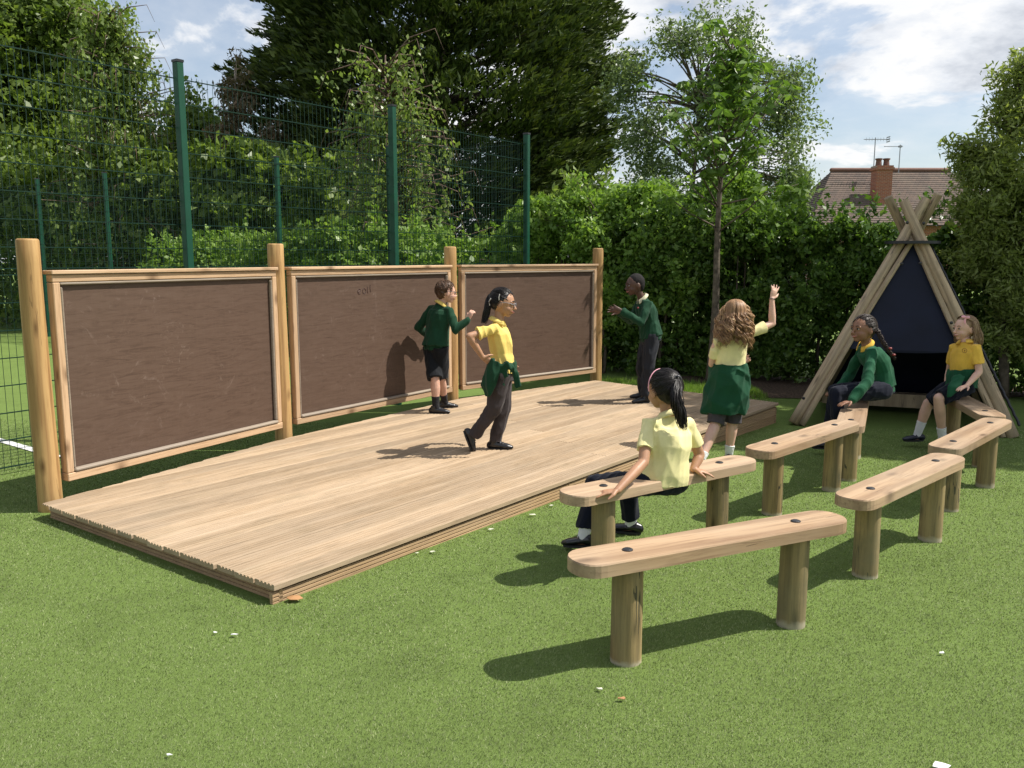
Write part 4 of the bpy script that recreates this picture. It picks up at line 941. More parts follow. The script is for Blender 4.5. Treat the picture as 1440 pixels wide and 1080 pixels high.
def add_top(p, J, mat, collar, sleeve='short', name='polo_shirt', infl=.014, lo=1, seed=1, wr=.007, hem=.008, voxel=.0055):
    mb = MB(); torso(mb, J, infl, lo, 7, hem); sp, up = spine(J)
    nb = (J['sa']+J['sb'])/2
    mb.loft([sp[6][0]-up*.01, sp[6][0]+up*.022, sp[6][0]+up*.042, sp[6][0]+up*.056], [sp[6][1]*.106, sp[6][1]*.090, sp[6][1]*.068, sp[6][1]*.050], [sp[6][2]*(.058+infl*.8), sp[6][2]*.060, sp[6][2]*.054, sp[6][2]*.048], 18, 'flat')
    for q in 'ab':
        a, b, c = J['s'+q], J['e'+q], J['w'+q]; ins = nb+(a-nb)*.55
        if sleeve == 'short': mb.tube([ins, a+up*.002, a+(b-a)*.30, a+(b-a)*.68], [.046, .045, .047, .051], None, .92, 16, 'flat')
        else:
            mb.tube([ins, a, a+(b-a)*.4, b], [.048, .047, .049, .045], None, 1, 16); mb.tube([b, b+(c-b)*.3, b+(c-b)*.7, c-(c-b)*.10], [.045, .045, .043, .041], None, 1, 16); mb.tube([c-(c-b)*.12, c-(c-b)*.01], [.031, .028], None, 1, 14, 'flat')
    if sleeve != 'short': # ribbed hem pulled in
        c0, sd, fr = sp[lo]; mb.loft([c0-up*.045, c0-up*.01], [sd*(BW[lo]+.012), sd*(BW[lo]+.020)], [fr*(BD[lo]+.012), fr*(BD[lo]+.020)], 20, 'flat')
    o = p.rem(mb, name, mat, voxel, 3, (wr, 13), seed=seed)
    # collar: two flaps round the neck
    c, f, u, r = J['H']; nk = nb+up*.050+(c-nb)*.06; ax = un(c-u*.06-nb)
    fr = J.get('front', np.cross(up, un(J['sb']-J['sa']))); fr = un(fr-ax*(fr@ax)); sd = np.cross(ax, fr)
    mb = MB(); th = np.linspace(-2.75, 2.75, 26)+math.pi; P0 = []; P1 = []; 
    for a in th:
        dr = fr*math.cos(a)*1+sd*math.sin(a); dip = .022*(1+math.cos(a))/2
        P0.append(nk+dr*.049+ax*(.020-dip)); P1.append(nk+dr*(.066+.008*(1+math.cos(a))/2)-ax*(.006+dip+.010*(1+math.cos(a))/2))
    n_ = len(P0); th_ = .004; V = []
    for a, b, t_ in zip(P0, P1, th):
        dr = fr*math.cos(t_)+sd*math.sin(t_); V += [a, b, b+dr*th_+ax*th_, a+dr*th_+ax*th_]
    F = []
    for i in range(n_-1):
        for j in range(4): F.append((4*i+j, 4*i+(j+1) % 4, 4*i+4+(j+1) % 4, 4*i+4+j))
    F += [(0, 1, 2, 3), (4*n_-1, 4*n_-2, 4*n_-3, 4*n_-4)]
    mb.add(V, F); p.raw(mb, 'collar', collar, o)
    return o
def add_trousers(p, J, mat, name='trousers', to=.96, flare=.046, th=.083, kn=.062, wr=.008, seed=3, voxel=.006):
    mb = MB(); torso(mb, J, .010, 0, 4)
    for q in 'ab':
        a, b, c = J['h'+q], J['k'+q], J['n'+q]
        if to > .5:
            e = b+(c-b)*to; mb.tube([a, a+(b-a)*.4, b], [th, th*.95, kn], None, 1, 16); mb.tube([b-(c-b)*.02, b+(c-b)*.3, e], [kn, kn*.93, flare], None, 1, 16, 'flat')
        else: mb.tube([a, a+(b-a)*.4, a+(b-a)*.95, b+(c-b)*max(to, .0)], [th, th, th*.93, th*.93], None, 1, 16, 'flat')
    return p.rem(mb, name, mat, voxel, 3, (wr, 15), seed=seed)
def face_bits(p, H, body, mouth=1.0, k=1.0, brow=None, open_=False):
    c, f, u, r = H
    for q in (-1, 1):
        e = c+f*.0755*k-u*.008*k+r*q*.029*k
        mb = MB(); mb.ell(e, (r*.0105*k, f*.0080*k, u*.0052*k), 10, 7); o = p.raw(mb, 'eye', M['eyew'], body)
        mb = MB(); mb.ell(e+f*.0055*k, (r*.0068*k, f*.0045*k, u*.0062*k), 8, 6); p.raw(mb, 'iris', M['iris'], body)
        mb = MB(); mb.tube([c+f*.0825*k+u*.012*k+r*q*.014*k, c+f*.083*k+u*.017*k+r*q*.028*k, c+f*.074*k+u*.013*k+r*q*.043*k], [.003, .0035, .002], None, 1, 6); p.raw(mb, 'eyebrow', brow or M['brow'], body)
        mb = MB(); mb.tube([e+f*.006*k+u*.0065*k-r*.012*k, e+f*.009*k+u*.008*k, e+f*.005*k+u*.006*k+r*.012*k], [.0015, .0018, .0015], None, 1, 5); p.raw(mb, 'eyelid', brow or M['brow'], body)
    mb = MB(); P = [c+f*(.080)*k-u*.058*k-r*.021*k, c+f*.0905*k-u*.0635*k-r*.008*k, c+f*.0905*k-u*.0635*k+r*.008*k, c+f*.080*k-u*.058*k+r*.021*k]
    mb.tube(P, [.0025, .0045, .0045, .0025], None, 1, 8); p.raw(mb, 'lips', M['lip'], body)
    if open_:
        mb = MB(); mb.tube([c+f*.083*k-u*.0605*k-r*.014*k, c+f*.0925*k-u*.0625*k, c+f*.083*k-u*.0605*k+r*.014*k], [.0022, .0032, .0022], None, 1, 8); p.raw(mb, 'teeth', M['eyew'], body)
def glasses(p, H, mat, k=1.0):
    c, f, u, r = H; mb = MB()
    for q in (-1, 1):
        e = c+f*.094*k-u*.009*k+r*q*.030*k; P = [e+r*.021*math.cos(a)+u*.015*math.sin(a)-f*.004*abs(math.cos(a)) for a in np.linspace(0, 2*np.pi, 17)]; mb.tube(P, .0017, None, 1, 5, 'flat')
        mb.tube([e+r*q*.021+u*.004, c+f*.05*k+r*q*.074*k+u*.0, c-f*.004*k+r*q*.079*k-u*.004], [.002, .0022, .002], None, 1, 5)
    mb.tube([c+f*.096*k-u*.006*k-r*.010*k, c+f*.100*k-u*.004*k, c+f*.096*k-u*.006*k+r*.010*k], .0017, None, 1, 5); p.raw(mb, 'spectacles', mat)
def hp(H, d, lift=0.0, k=1.0):
    """point on the scalp surface in head direction d = (right, front, up)"""
    c, f, u, r = H; d = un(d); return c-f*.010*k+u*.008*k+r*d[0]*(.079*k+lift)+f*d[1]*(.089*k+lift)+u*d[2]*(.087*k+lift)
def strands(paths, rad, n=3):
    """paths (m,k,3) -> tapered three sided tubes; fast"""
    P = np.asarray(paths, float); m, k, _ = P.shape; T = unit(np.gradient(P, axis=1)); ref = unit(rng.normal(size=(m, 1, 3)))
    A = unit(np.cross(T, ref)); B = np.cross(T, A); w = np.linspace(0, 1, k); tap = (.55+.45*np.sin(np.pi*np.clip(w*.9+.1, 0, 1)))*np.where(w > .8, (1.05-w)/.25, 1)
    rd = np.broadcast_to(np.asarray(rad, float), (m,))[:, None]*tap[None, :]; V = []
    for j in range(n):
        a = 2*np.pi*j/n; V.append(P+(A*math.cos(a)+B*math.sin(a))*rd[..., None])
    V = np.stack(V, 2).reshape(-1, 3); I_ = np.arange(m*k*n).reshape(m, k, n); F = []
    for j in range(n): F.append(np.stack([I_[:, :-1, j], I_[:, :-1, (j+1) % n], I_[:, 1:, (j+1) % n], I_[:, 1:, j]], -1).reshape(-1, 4))
    return V, np.concatenate(F)
def strand_obj(p, name, paths, rad, mat, parent=None):
    V, F = strands(paths, rad); me = mesh_of(name, V-p.o, F, True); return link(name, me, parent or p.root, mat)
def cap(p, H, mat, lift=.0, k=1.0, front=.45, low=-.5, wr=.003, name='hair', nape=True):
    """closed shell of hair leaving the face free"""
    c, f, u, r = H; mb = MB()
    mb.ell(c-f*.014*k+u*.013*k, (r*(.0765*k+lift), f*(.083*k+lift), u*(.083*k+lift)), 20, 14)
    mb.ell(c-f*.030*k-u*.012*k, (r*(.070*k+lift), f*(.062*k+lift), u*(.066*k+lift)), 18, 12)
    if nape: mb.ell(c-f*.045*k-u*.045*k, (r*.052*k, f*.036*k, u*.036*k), 14, 10)
    return p.rem(mb, name, mat, .005, 3, (wr, 60), seed=9)
def sweep(H, n, tie, k=1.0, lift=.004, front=.62):
    """strands combed from the hairline back to the tie direction"""
    out = []; tie = un(tie)
    while len(out) < n:
        d = un(rng.normal(size=3))
        if d[1] > front and d[2] < .55: continue
        if d[1] > .25 and d[2] < .05: continue
        if d[2] < -.45: continue
        if d@tie > .93: continue
        om = math.acos(np.clip(d@tie, -1, 1)); w = np.linspace(0, .97, 9); P = []
        for q in w:
            v = (math.sin((1-q)*om)*d+math.sin(q*om)*tie)/math.sin(om); P.append(hp(H, v, lift+.003*math.sin(math.pi*q)+rng.normal(0, .0006), k))
        out.append(P)
    return out
def tail(start, path, n, r0, r1, wav=.006, curl=0, turns=3, k=14, tight=None):
    """bundle of strands following a path (list of points)"""
    path = np.array([start]+list(path), float); s_ = np.linspace(0, 1, len(path)); w = np.linspace(0, 1, k)
    base = np.stack([np.interp(w, s_, path[:, i]) for i in range(3)], -1)
    for _ in range(2): base[1:-1] = (base[:-2]+2*base[1:-1]+base[2:])/4
    out = []
    for i in range(n):
        a = rng.random()*6.28; q = math.sqrt(rng.random()); d1 = V3(math.cos(a), math.sin(a), 0); rr = (r0+(r1-r0)*w)*np.interp(w, [0, .12, .5, 1], [.35, 1, 1, .75])
        ph = rng.random()*6.28; le = rng.uniform(.8, 1.0); wv = np.stack([np.sin(w*turns*6.28+ph)*wav, np.cos(w*turns*6.28+ph)*wav, 0*w], -1)*w[:, None]**.5
        P = base[0]+(base-base[0])*le+d1*q*rr[:, None]+wv+rng.normal(0, .0012, 3)
        out.append(P)
    return out
def loose(H, n, length, curl=.0, turns=4, out_=.035, k=18, kk=1.0, back=V3(0, 0, 0), facegap=62, lock=0):
    """long loose hair falling from the crown"""
    c, f, u, r = H; res = []
    lk = None
    for i in range(n):
        if lock and i % lock: az = lk[0]+rng.normal(0, 3.0)
        else: az = rng.uniform(-180, 180)
        pol_end = 97 if abs(az) > facegap else 62
        az_end = az if abs(az) > facegap else math.copysign(facegap+rng.uniform(0, 25), az if az else 1)
        m = 8; P = []
        for q in np.linspace(0, 1, m):
            pol = R(6+(pol_end-6)*q); z = R(az+(az_end-az)*q**1.5); P.append(hp(H, (math.sin(pol)*math.sin(z), math.sin(pol)*math.cos(z), math.cos(pol)), .005+.006*q, kk))
        st = np.array(P[-1]); dirr = un(r*math.sin(R(az_end))+f*math.cos(R(az_end))); ln = length*rng.uniform(.72, 1.05); ph = rng.random()*6.28; am = curl*rng.uniform(.6, 1.3); tu = turns*rng.uniform(.8, 1.25); oj = 0.0
        if lock and i % lock: ln = lk[1]*rng.uniform(.93, 1.03); ph = lk[2]+rng.normal(0, .25); am = lk[3]; tu = lk[4]; oj = rng.normal(0, .005)
        else: lk = (az, ln, ph, am, tu)
        for q in np.linspace(0, 1, k-m+1)[1:]:
            w = st+dirr*(out_*math.sin(q*2.2)+oj)+V3(0, 0, -1)*ln*q+back*q
            w = w+(r*math.cos(ph+q*tu*6.28)+f*math.sin(ph+q*tu*6.28))*am*min(1, q*3); P.append(w)
        res.append(P)
    return res
def fix(J):
    for k_ in list(J):
        if isinstance(J[k_], tuple) and k_[0] in 'sewhkn' and len(k_) == 2: J[k_] = at(*J[k_])
    return J
UP = V3(0, 0, 1)
# --- 1 boy in dark green sweater and shorts at the middle panel (seen from behind, facing right) ---
Y = 8.08
J = fix(dict(H=headframe(at(627, 409, Y), (.90, .36, -.12), (.06, .02, 1)), sa=(632, 437, 7.99), sb=(607, 434, 8.16), ea=(641, 464, 7.93), wa=(659, 449, 7.95), eb=(589, 461, 8.22), wb=(606, 474, 8.36),
    ha=(619, 487, 8.00), hb=(606, 487, 8.13), ka=(620, 531, 8.06), kb=(612, 533, 7.94), na=(625, 563.5, 8.22), nb=(613, 573, 7.93), fa=V3(.96, .22, -.02), fb=V3(.98, -.12, 0),
    hand_a=(V3(.35, .1, .9), V3(.6, .7, -.1), 1, .55, .22), hand_b=(V3(.6, .5, .3), V3(.5, .2, -.6), 1, .6, .1), front=V3(.85, .5, 0)))
J['na'][2] = .095+.062; J['nb'][2] = .095+.062
p = Person((-.72, 8.05, .095), 'boy with short brown hair and glasses in dark green sweater and black shorts'); b = add_body(p, J, S_['pale'], 1.05)
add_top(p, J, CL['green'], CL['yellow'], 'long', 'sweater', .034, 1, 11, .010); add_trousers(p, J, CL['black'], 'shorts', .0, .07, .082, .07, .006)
add_shoes(p, J, M['shoe'], False, CL['sock'], .10); face_bits(p, J['H'], b, k=1.05); glasses(p, J['H'], M['glass'], 1.05)
h = cap(p, J['H'], H_['brown'], .001, 1.05, wr=.004)
H = J['H']; ps = []
for i in range(420):
    d = un(rng.normal(size=3))
    if d[2] < -.5 or (d[1] > .55 and d[2] < .5) or (d[1] > .15 and d[2] < .0): continue
    t_ = un(V3(d[0]*1.3, d[1]+.9*(d[2] > .3), -.9)); v = [un(d+t_*q) for q in np.linspace(0, .38, 6)]
    ps.append([hp(H, x, .002+.004*math.sin(q*2)) for q, x in enumerate(v)])
ps = [[P_-(P_-H[0])*0+ (P_-H[0])*.05 for P_ in q_] for q_ in ps]
strand_obj(p, 'hair_strands', ps, .0028, H_['brown'], h)
# --- 2 walking girl in yellow polo ---
Y = 6.35
J = fix(dict(H=headframe(at(707, 424, Y), (.97, -.18, -.16), (.14, 0, 1)), sa=(694, 463, 6.22), sb=(706, 460, 6.46), ea=(660, 473, 6.12), wa=(679, 503, 6.16), eb=(694, 497, 6.60), wb=(716, 516, 6.62),
    ha=(704, 527, 6.27), hb=(707, 527, 6.43), ka=(696, 573, 6.28), kb=(707, 576, 6.42), na=(666.5, 612, 6.34), nb=(697, 617, 6.42), fa=V3(.35, .0, -.93), fb=V3(.98, -.15, 0), bow=V3(.012, 0, 0),
    hand_a=(V3(.75, .35, -.5), V3(.2, .9, .1), 1, .3, .1), hand_b=(V3(.5, -.5, -.5), V3(.2, -.8, .2), -1, .4, .1), front=V3(.97, -.15, 0)))
J['nb'][2] = .095+.062
p = Person((-.13, 6.38, .095), 'girl with black ponytail and yellow polo shirt walking across the stage'); J['legs'] = .8; b = add_body(p, J, S_['tan'], 1.04)
add_top(p, J, CL['yellow'], CL['yellow'], 'short', 'polo_shirt', .017, 1, 5, .013, .014); add_trousers(p, J, CL['grey'], 'trousers', 1.02, .050, .080, .062)
add_shoes(p, J, M['shoe']); face_bits(p, J['H'], b, k=1.04); glasses(p, J['H'], M['silver'], 1.04)
h = cap(p, J['H'], H_['black'], .000, 1.04, wr=.0015, nape=False); H = J['H']
tie = un(V3(0, -.93, .30)); strand_obj(p, 'hair_strands', sweep(H, 330, tie, 1.04), .0024, H_['black'], h)
t0 = hp(H, tie, .004, 1.04); strand_obj(p, 'ponytail', tail(t0, [at(686, 431, Y), at(683, 445, Y), at(680, 456, Y-.02)], 190, .024, .026, .004, turns=1.5), .0030, H_['black'])
mb = MB(); mb.tube([at(690, 420, Y-.09), at(687.5, 424, Y-.09), at(688.5, 429, Y-.09)], .0035, None, 1, 6); p.raw(mb, 'hair_clip', M['eyew'])
mb = MB(); mb.tube([at(702.5, 414, Y-.082), at(701.5, 418, Y-.084), at(701.8, 422, Y-.085)], .003, None, 1, 6); p.raw(mb, 'hair_clip', M['eyew'])
# cardigan tied round the waist
hc = (J['ha']+J['hb'])/2+V3(0, 0, .055); mb = MB()
mb.loft([hc+V3(-.01, 0, -.06), hc+V3(-.005, 0, -.02), hc+V3(0, 0, .025)], [V3(.124, 0, .03), V3(.126, 0, .03), V3(.116, 0, .03)], [V3(0, .142, 0), V3(0, .144, 0), V3(0, .134, 0)], 20, 'flat')
def drape(mb, pts, th=.013, side=None):
    """quad sheet with thickness from rows of points"""
    pts = [np.array(q, float) for q in pts]
    for row0, row1 in zip(pts[:-1], pts[1:]):
        for i in range(len(row0)-1):
            a, b_, c_, d_ = row0[i], row0[i+1], row1[i+1], row1[i]; mb.loft([(a+b_)/2, (c_+d_)/2], [(b_-a)/2*1.06, (c_-d_)/2*1.06], [un(np.cross(b_-a, d_-a))*th]*2, 12)
drape(mb, [[at(687, 503, 6.20), at(696, 508, 6.14), at(706, 512, 6.13)], [at(681, 522, 6.20), at(692, 525, 6.11), at(704, 526, 6.12)], [at(675, 541, 6.22), at(687, 545, 6.12), at(699, 541, 6.12)], [at(683, 557, 6.20), at(688, 555, 6.13), at(695, 548, 6.13)]], .014)
mb.tube([at(708, 516, 6.13), at(718, 514, 6.18), at(724, 524, 6.16), at(729, 543, 6.15)], [.030, .032, .030, .027], None, .8, 12); mb.tube([at(706, 516, 6.14), at(712, 530, 6.12), at(708, 541, 6.13)], [.028, .03, .024], None, .7, 12)
mb.tube([at(712, 512, 6.13), at(720, 518, 6.14)], [.032, .03], None, 1, 12)
p.rem(mb, 'tied_cardigan', CL['green'], .006, 4, (.010, 16), seed=8)
# --- 3 boy clapping at the end of the stage ---
Y = 8.57
J = fix(dict(H=headframe(at(893, 399, Y), (-.95, -.25, -.14), (-.13, 0, 1)), sa=(911, 427, 8.46), sb=(899, 427, 8.70), ea=(902, 454, 8.38), wa=(874, 437, 8.36), eb=(888, 452, 8.74), wb=(868, 438, 8.50),
    ha=(917, 474, 8.50), hb=(913, 474, 8.65), ka=(912, 516, 8.48), kb=(902, 514, 8.68), na=(906, 555, 8.52), nb=(904, 551, 8.80), fa=V3(-.93, -.3, 0), fb=V3(-.9, .1, 0), bow=V3(.012, 0, .0),
    hand_a=(V3(-.92, .1, .3), V3(.05, 1, 0), 1, .18, .26), hand_b=(V3(-.85, -.25, .3), V3(.1, -1, 0), -1, .2, .26), front=V3(-.95, -.25, 0)))
J['na'][2] = J['nb'][2] = .095+.062
p = Person((1.37, 8.6, .095), 'boy in green sweater and charcoal trousers clapping at the far end of the stage'); J['legs'] = .8; b = add_body(p, J, S_['dark'], 1.07)
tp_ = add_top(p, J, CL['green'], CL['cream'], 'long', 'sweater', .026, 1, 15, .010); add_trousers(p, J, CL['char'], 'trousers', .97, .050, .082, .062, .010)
add_shoes(p, J, M['shoe']); face_bits(p, J['H'], b, k=1.07); h = cap(p, J['H'], H_['crop'], -.001, 1.07, wr=.001)
mb = MB(); mb.ell(at(897, 433, 8.42), (V3(.010, 0, 0), V3(0, .008, 0), V3(0, 0, .010)), 10, 6); p.raw(mb, 'emblem', CL['red'], tp_)
# --- 4 girl with raised arm ---
Y = 6.62
J = fix(dict(H=headframe(at(1034, 439, Y), (.18, .97, -.08), (-.03, 0, 1)), sa=(1007, 481, 6.58), sb=(1054, 469, 6.66), ea=(1001, 512, 6.66), wa=(1040, 512, 6.84), eb=(1086, 455, 6.72), wb=(1085.5, 420, 6.72),
    ha=(1013, 536, 6.62), hb=(1036, 536, 6.64), ka=(1007, 596, 6.60), kb=(1030, 596, 6.66), na=(986, 640, 6.44), nb=(1025, 638, 6.66), fa=V3(.15, .95, 0), fb=V3(.2, .95, 0),
    hand_a=(V3(.75, .1, .5), V3(-.3, -.8, .2), -1, .5, .25), hand_b=(V3(.28, .1, .95), V3(-.2, .9, .2), -1, .12, .22), front=V3(.2, .97, 0)))
gg = gz(1.75, 6.6)
J['na'][2] = J['nb'][2] = gg+.062; J['kb'][2] = gg+.33; J['ka'][2] = gg+.33
p = Person((1.72, 6.6, float(gg)), 'girl with long curly brown hair raising one arm beside the stage'); b = add_body(p, J, S_['fair'])
add_top(p, J, CL['pale'], CL['pale'], 'short', 'polo_shirt', .016, 2, 25, .008)
add_trousers(p, J, CL['plum'], 'shorts', .05, .08, .078, .078, .006); add_shoes(p, J, M['shoe'], True, CL['white'], .07)
hc = (J['ha']+J['hb'])/2; mb = MB(); rr_ = un(V3(1, -.12, 0)); ff_ = un(V3(.12, 1, 0))
mb.loft([hc+UP*z+rr_*x for z, x in ((.150, .0), (.07, .0), (-.03, -.004), (-.12, -.010), (-.205, -.018), (-.255, -.028))], [rr_*w for w in (.138, .158, .172, .182, .186, .182)], [ff_*w for w in (.124, .142, .152, .156, .154, .148)], 24, 'flat')
mb.tube([at(1040, 520, 6.50), at(1051, 530, 6.56), at(1051, 548, 6.60)], [.02, .03, .026], None, 1, 10)
p.rem(mb, 'tied_sweater', CL['green2'], .006, 4, (.016, 11), seed=18)
H = J['H']; h = cap(p, H, H_['curly'], .002, wr=.004); strand_obj(p, 'hair_strands', loose(H, 1100, .27, .017, 2.6, .040, 28, back=V3(-.015, -.02, 0), facegap=70, lock=14), .0030, H_['curly'], h); strand_obj(p, 'hair_strands', loose(H, 240, .28, .020, 2.6, .046, 28, back=V3(-.015, -.02, 0), facegap=90, lock=8), .0026, H_['tips'], h)
mb = MB(); c_ = J['wb']; mb.tube([c_+V3(math.cos(a)*.022, math.sin(a)*.022, .0) for a in np.linspace(0, 6.28, 13)], .003, None, 1, 5); p.raw(mb, 'wristband', M['glass'])
# --- 5 seated girl seen from behind on the second bench ---
J = fix(dict(H=headframe(at(934, 546, 4.36), (-.52, .83, -.10), (-.02, .03, 1)), sa=(911, 597, 4.27), sb=(968, 598, 4.40), ea=(905, 650, 4.15), wa=(868, 690, 3.99), eb=(984, 640, 4.42), wb=(975, 660, 4.36),
    ha=(909, 679, 4.28), hb=(950, 677, 4.39), ka=(838, 682, 4.50), kb=(882, 679, 4.68), na=(821, 765, 4.42), nb=(888, 737, 4.74), fa=V3(-.75, .35, -.1), fb=V3(-.80, .30, 0), bow=V3(.01, -.03, 0),
    hand_a=(V3(-.95, -.05, -.14), V3(0, .05, -1), 1, .10, .20), hand_b=(V3(.85, .1, -.25), V3(0, 0, -1), -1, .12, .2), front=V3(-.5, .85, 0)))
J['na'][2] = .075; J['nb'][2] = .045
p = Person((.78, 4.33, 0), 'girl with black ponytail and headband in pale yellow polo sitting on a bench'); J['legs'] = .8; b = add_body(p, J, S_['tan'], 1.03, .0042)
add_top(p, J, CL['pale'], CL['pale'], 'short', 'polo_shirt', .022, 1, 35, .009, .016, .005)
add_trousers(p, J, CL['navy'], 'trousers', .90, .055, .078, .062, .008, 37); add_shoes(p, J, M['shoe'], True, CL['white'], .08)
H = J['H']; h = cap(p, H, H_['black'], .000, 1.03, wr=.0015); tie = un(V3(.05, -.88, .42)); strand_obj(p, 'hair_strands', sweep(H, 460, tie, 1.03), .0022, H_['black'], h)
t0 = hp(H, tie, .004, 1.03); strand_obj(p, 'ponytail', tail(t0, [at(950, 560, 4.20), at(955, 580, 4.20), at(961, 606, 4.20)], 230, .024, .030, .008, turns=1.6), .0026, H_['black'])
mb = MB(); mb.tube([t0+V3(math.cos(a)*.017, .0, math.sin(a)*.017) for a in np.linspace(0, 6.28, 13)], .005, None, 1, 6); p.raw(mb, 'hair_tie', M['glass'])
mb = MB(); c, f, u, r = H; mb.tube([hp(H, (math.sin(a), .36, math.cos(a)), -.009*0+.009, 1.03) for a in np.linspace(-1.75, 1.75, 22)], .0035, f, .7, 6); p.raw(mb, 'headband', CL['pink'])
# --- 6 girl with plait on the fourth bench ---
Y = 6.75
J = fix(dict(H=headframe(at(1214, 461, Y), (-.92, -.36, .02), (-.10, 0, 1)), sa=(1226, 495, 6.66), sb=(1214, 492, 6.90), ea=(1219, 538, 6.50), wa=(1197, 564, 6.44), eb=(1196, 525, 7.02), wb=(1178, 548, 6.98),
    ha=(1241, 549, 6.66), hb=(1238, 549, 6.84), ka=(1176, 553, 6.60), kb=(1174, 550, 6.98), na=(1180, 634, 6.56), nb=(1165, 612, 7.0), fa=V3(-.9, -.3, 0), fb=V3(-.9, .1, 0), bow=V3(.05, 0, .0),
    hand_a=(V3(-.95, -.15, -.22), V3(0, 0, -1), 1, .12, .16), hand_b=(V3(-.9, 0, -.3), V3(0, 0, -1), -1, .3, .1), front=V3(-.95, -.2, .1)))
J['na'][2] = .03; J['nb'][2] = .03
p = Person((2.9, 6.75, -.05), 'girl in green sweater with long dark plait sitting before the tepee'); J['legs'] = .75; b = add_body(p, J, S_['brown'], 1.08)
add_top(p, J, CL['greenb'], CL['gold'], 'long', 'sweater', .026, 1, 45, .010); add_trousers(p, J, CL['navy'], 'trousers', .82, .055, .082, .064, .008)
add_shoes(p, J, M['shoe'], True, CL['white'], .05); face_bits(p, J['H'], b, k=1.08, open_=True)
H = J['H']; h = cap(p, H, H_['dbrown'], .000, 1.08, wr=.002); tie = un(V3(.1, -.95, .15)); strand_obj(p, 'hair_strands', sweep(H, 330, tie, 1.08), .0024, H_['dbrown'], h)
t0 = hp(H, tie, .0, 1.08); P = [t0, at(1236, 469, 6.66), at(1243, 483, 6.60), at(1252, 496, 6.58), at(1259, 505, 6.58)]; P = np.array(P); s_ = np.linspace(0, 1, 5); paths = []
for j in range(3):
    for q in range(26):
        w = np.linspace(0, 1, 40); base = np.stack([np.interp(w, s_, P[:, i]) for i in range(3)], -1); ph = j*2.094; a = w*6.5*6.28+ph; jt = rng.normal(0, .0035, 3)
        rr = .014*(1-.45*w); paths.append(base+np.stack([np.cos(a)*rr*.7+jt[0], np.sin(2*a)*rr*.6+jt[1], np.cos(a)*rr*.7+jt[2]], -1))
strand_obj(p, 'plait', paths, .0034, H_['dbrown'])
for (x, y) in ((1252, 490), (1257, 499)):
    mb = MB(); c_ = at(x, y, 6.57); mb.ell(c_, (V3(.014, 0, 0), V3(0, .014, 0), V3(0, 0, .010)), 10, 6); p.raw(mb, 'hair_tie', CL['red'])
# --- 7 small girl with pink bow ---
Y = 7.2
J = fix(dict(H=headframe(at(1357, 460, Y), (-.96, -.22, -.03), (-.02, 0, 1)), sa=(1373, 490, 7.06), sb=(1341, 489, 7.26), ea=(1377, 523, 7.02), wa=(1360, 542, 6.96), eb=(1335, 520, 7.36), wb=(1330, 545, 7.30),
    ha=(1360, 545, 7.12), hb=(1344, 545, 7.26), ka=(1320, 560, 7.06), kb=(1305, 567, 7.34), na=(1326, 611, 7.10), nb=(1291, 604, 7.36), fa=V3(-.8, -.5, 0), fb=V3(-.95, -.1, 0),
    hand_a=(V3(-.85, -.3, -.25), V3(0, 0, -1), 1, .12, .14), hand_b=(V3(-.7, -.3, -.6), V3(0, 0, -1), -1, .3, .1), front=V3(-.72, -.68, .05)))
J['na'][2] = J['nb'][2] = -.045+.062
p = Person((3.78, 7.2, -.05), 'small fair girl with pink bow and golden polo sitting right of the tepee opening'); b = add_body(p, J, S_['fair'], 1.04)
tp_ = add_top(p, J, CL['gold'], CL['gold'], 'short', 'polo_shirt', .012, 2, 55, .006, .004)
mb = MB(); torso(mb, J, .02, 0, 4)
for q in 'ab': mb.tube([J['h'+q]+V3(0, 0, .02), J['h'+q]+(J['k'+q]-J['h'+q])*.5+V3(0, 0, .01), J['k'+q]*.93+J['h'+q]*.07], [.085, .082, .066], None, 1, 14, 'flat')
mb.tube([(J['ka']*.8+J['ha']*.2), (J['kb']*.8+J['hb']*.2)], [.055, .055], None, 1, 12)
p.rem(mb, 'skirt', CL['navy'], .006, 4, (.007, 15), seed=57)
mb = MB(); sp, up_ = spine(J); mb.loft([sp[1][0]-up_*.02, sp[2][0], sp[3][0]+up_*.012], [sp[1][1]*.152, sp[2][1]*.146, sp[3][1]*.136], [sp[1][2]*.122, sp[2][2]*.116, sp[3][2]*.108], 20, 'flat')
drape(mb, [[at(1340, 528, 7.05), at(1358, 530, 7.0)], [at(1332, 543, 6.98), at(1350, 546, 6.96)], [at(1331, 558, 6.97), at(1340, 557, 6.95)]], .016)
p.rem(mb, 'tied_sweater', CL['greenb'], .006, 4, (.009, 14), seed=58)
add_shoes(p, J, M['navyshoe'], True, CL['white'], .115); face_bits(p, J['H'], b, k=1.04, brow=H_['blonde'])
H = J['H']; h = cap(p, H, H_['blonde'], .001, 1.04, wr=.002); strand_obj(p, 'hair_strands', loose(H, 800, .16, .003, 1.2, .03, 18, kk=1.04, facegap=84, lock=10), .0024, H_['blonde'], h)
c, f, u, r = H; bp = at(1358, 446, 7.105); mb = MB()
for sx in (-1, 1): mb.ell(bp+f*sx*.022+u*.004*sx, (f*.022, u*.013, r*.010), 12, 8)
mb.ell(bp, (f*.008, u*.009, r*.012), 8, 6); mb.tube([bp, bp-u*.03+f*.006, bp-u*.055+f*.002], [.008, .011, .007], f, .4, 8); p.rem(mb, 'hair_bow', CL['pink'], .003, 2)
mb = MB(); ec = at(1356.5, 493, 7.03); ring = []
fr_ = un(V3(-.72, -.68, .05)); sd_ = un(np.cross(UP, fr_))
for a in np.linspace(0, 6.28, 15): ring.append(ec+sd_*math.cos(a)*.018+UP*math.sin(a)*.018)
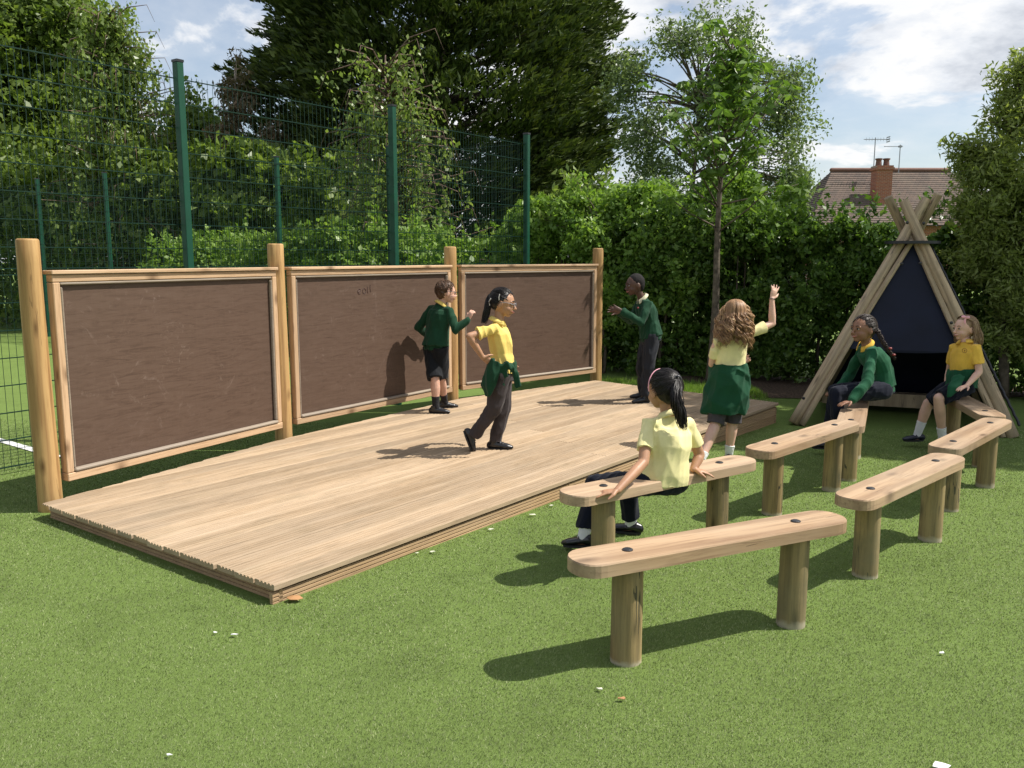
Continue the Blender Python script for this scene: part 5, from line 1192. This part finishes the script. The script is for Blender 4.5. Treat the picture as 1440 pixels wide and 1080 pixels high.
mb.tube(ring, .003, None, 1, 5); mb.ell(ec, (sd_*.007, UP*.009, fr_*.004), 8, 6); p.raw(mb, 'emblem', plain('emblem_thread', (.35, .18, .03), .7), tp_)
# ------------------------------------------------------------------ litter on the turf
M['paper'] = plain('white_paper', (.78, .78, .76), .7); M['dryleaf'] = plain('dry_leaf', (.36, .19, .08), .8); M['petal'] = plain('pale_petal', (.62, .62, .48), .7)
def scrap(x, y, sz, mat, name, label, cat, group=None, z=0.012):
    c = gpix(x, y, 0.01); c[2] = float(gz(c[0], c[1]))+z; mb = MB(); n = 7; V = []
    for k in range(n):
        a = 2*np.pi*k/n; q = sz*rng.uniform(.55, 1.1); V.append((c[0]+q*math.cos(a)*1.3, c[1]+q*math.sin(a)*.8, c[2]+rng.uniform(0, sz*.35)))
    V2 = [(v[0], v[1], v[2]-.0025) for v in V]; V.append((c[0], c[1], c[2]+sz*.4)); V2.append((c[0], c[1], c[2]+sz*.4-.0025))
    F = [(k, (k+1) % n, n) for k in range(n)]+[(n+1+(k+1) % n, n+1+k, 2*n+1) for k in range(n)]+[(k, n+1+k, n+1+(k+1) % n, (k+1) % n) for k in range(n)]
    o = link(name, mesh_of(name, V+V2, F), None, mat); tag(o, label, cat, group)
scrap(1322, 1076, .026, M['paper'], 'paper_scrap', 'folded white scrap lying on turf at the bottom edge, lower right', 'paper scrap')
scrap(1325, 912, .010, M['paper'], 'paper_scrap', 'tiny pale scrap on open turf right of the nearest bench', 'paper scrap')
scrap(329, 893, .013, M['paper'], 'paper_scrap', 'small white scrap on turf in front of the near stage corner', 'paper scrap')
scrap(303, 890, .008, M['paper'], 'paper_scrap', 'tiny white crumb on turf left of the small white scrap', 'paper scrap')
scrap(238, 1062, .008, M['paper'], 'paper_scrap', 'tiny white speck near the bottom left of the turf', 'paper scrap')
scrap(412, 843, .034, M['dryleaf'], 'dry_leaf', 'brown dry leaf at the near corner of the stage', 'leaf')
scrap(873, 982, .014, M['dryleaf'], 'dry_leaf', 'brown dry leaf beside the front left leg of the nearest bench', 'leaf')
scrap(843, 968, .010, M['petal'], 'dry_leaf', 'straw coloured leaf shred left of the nearest bench leg', 'leaf')
for (x, y, q, lb_) in ((749, 719, .02, 'largest pale petal on turf by the stage edge, left of the seated ponytail girl'), (776, 705, .016, 'pale petal by the stage edge, closest to the seated ponytail girl'), (608, 773, .012, 'small pale petal midway along the stage edge, right one of a close pair'), (586, 775, .010, 'small pale petal midway along the stage edge, left one of a close pair'), (690, 740, .014, 'pale petal alone beside the stage edge, between the pair and the largest petal')):
    scrap(x, y, q, M['petal'], 'fallen_petal', lb_, 'petal', 'fallen petals along the stage front edge')
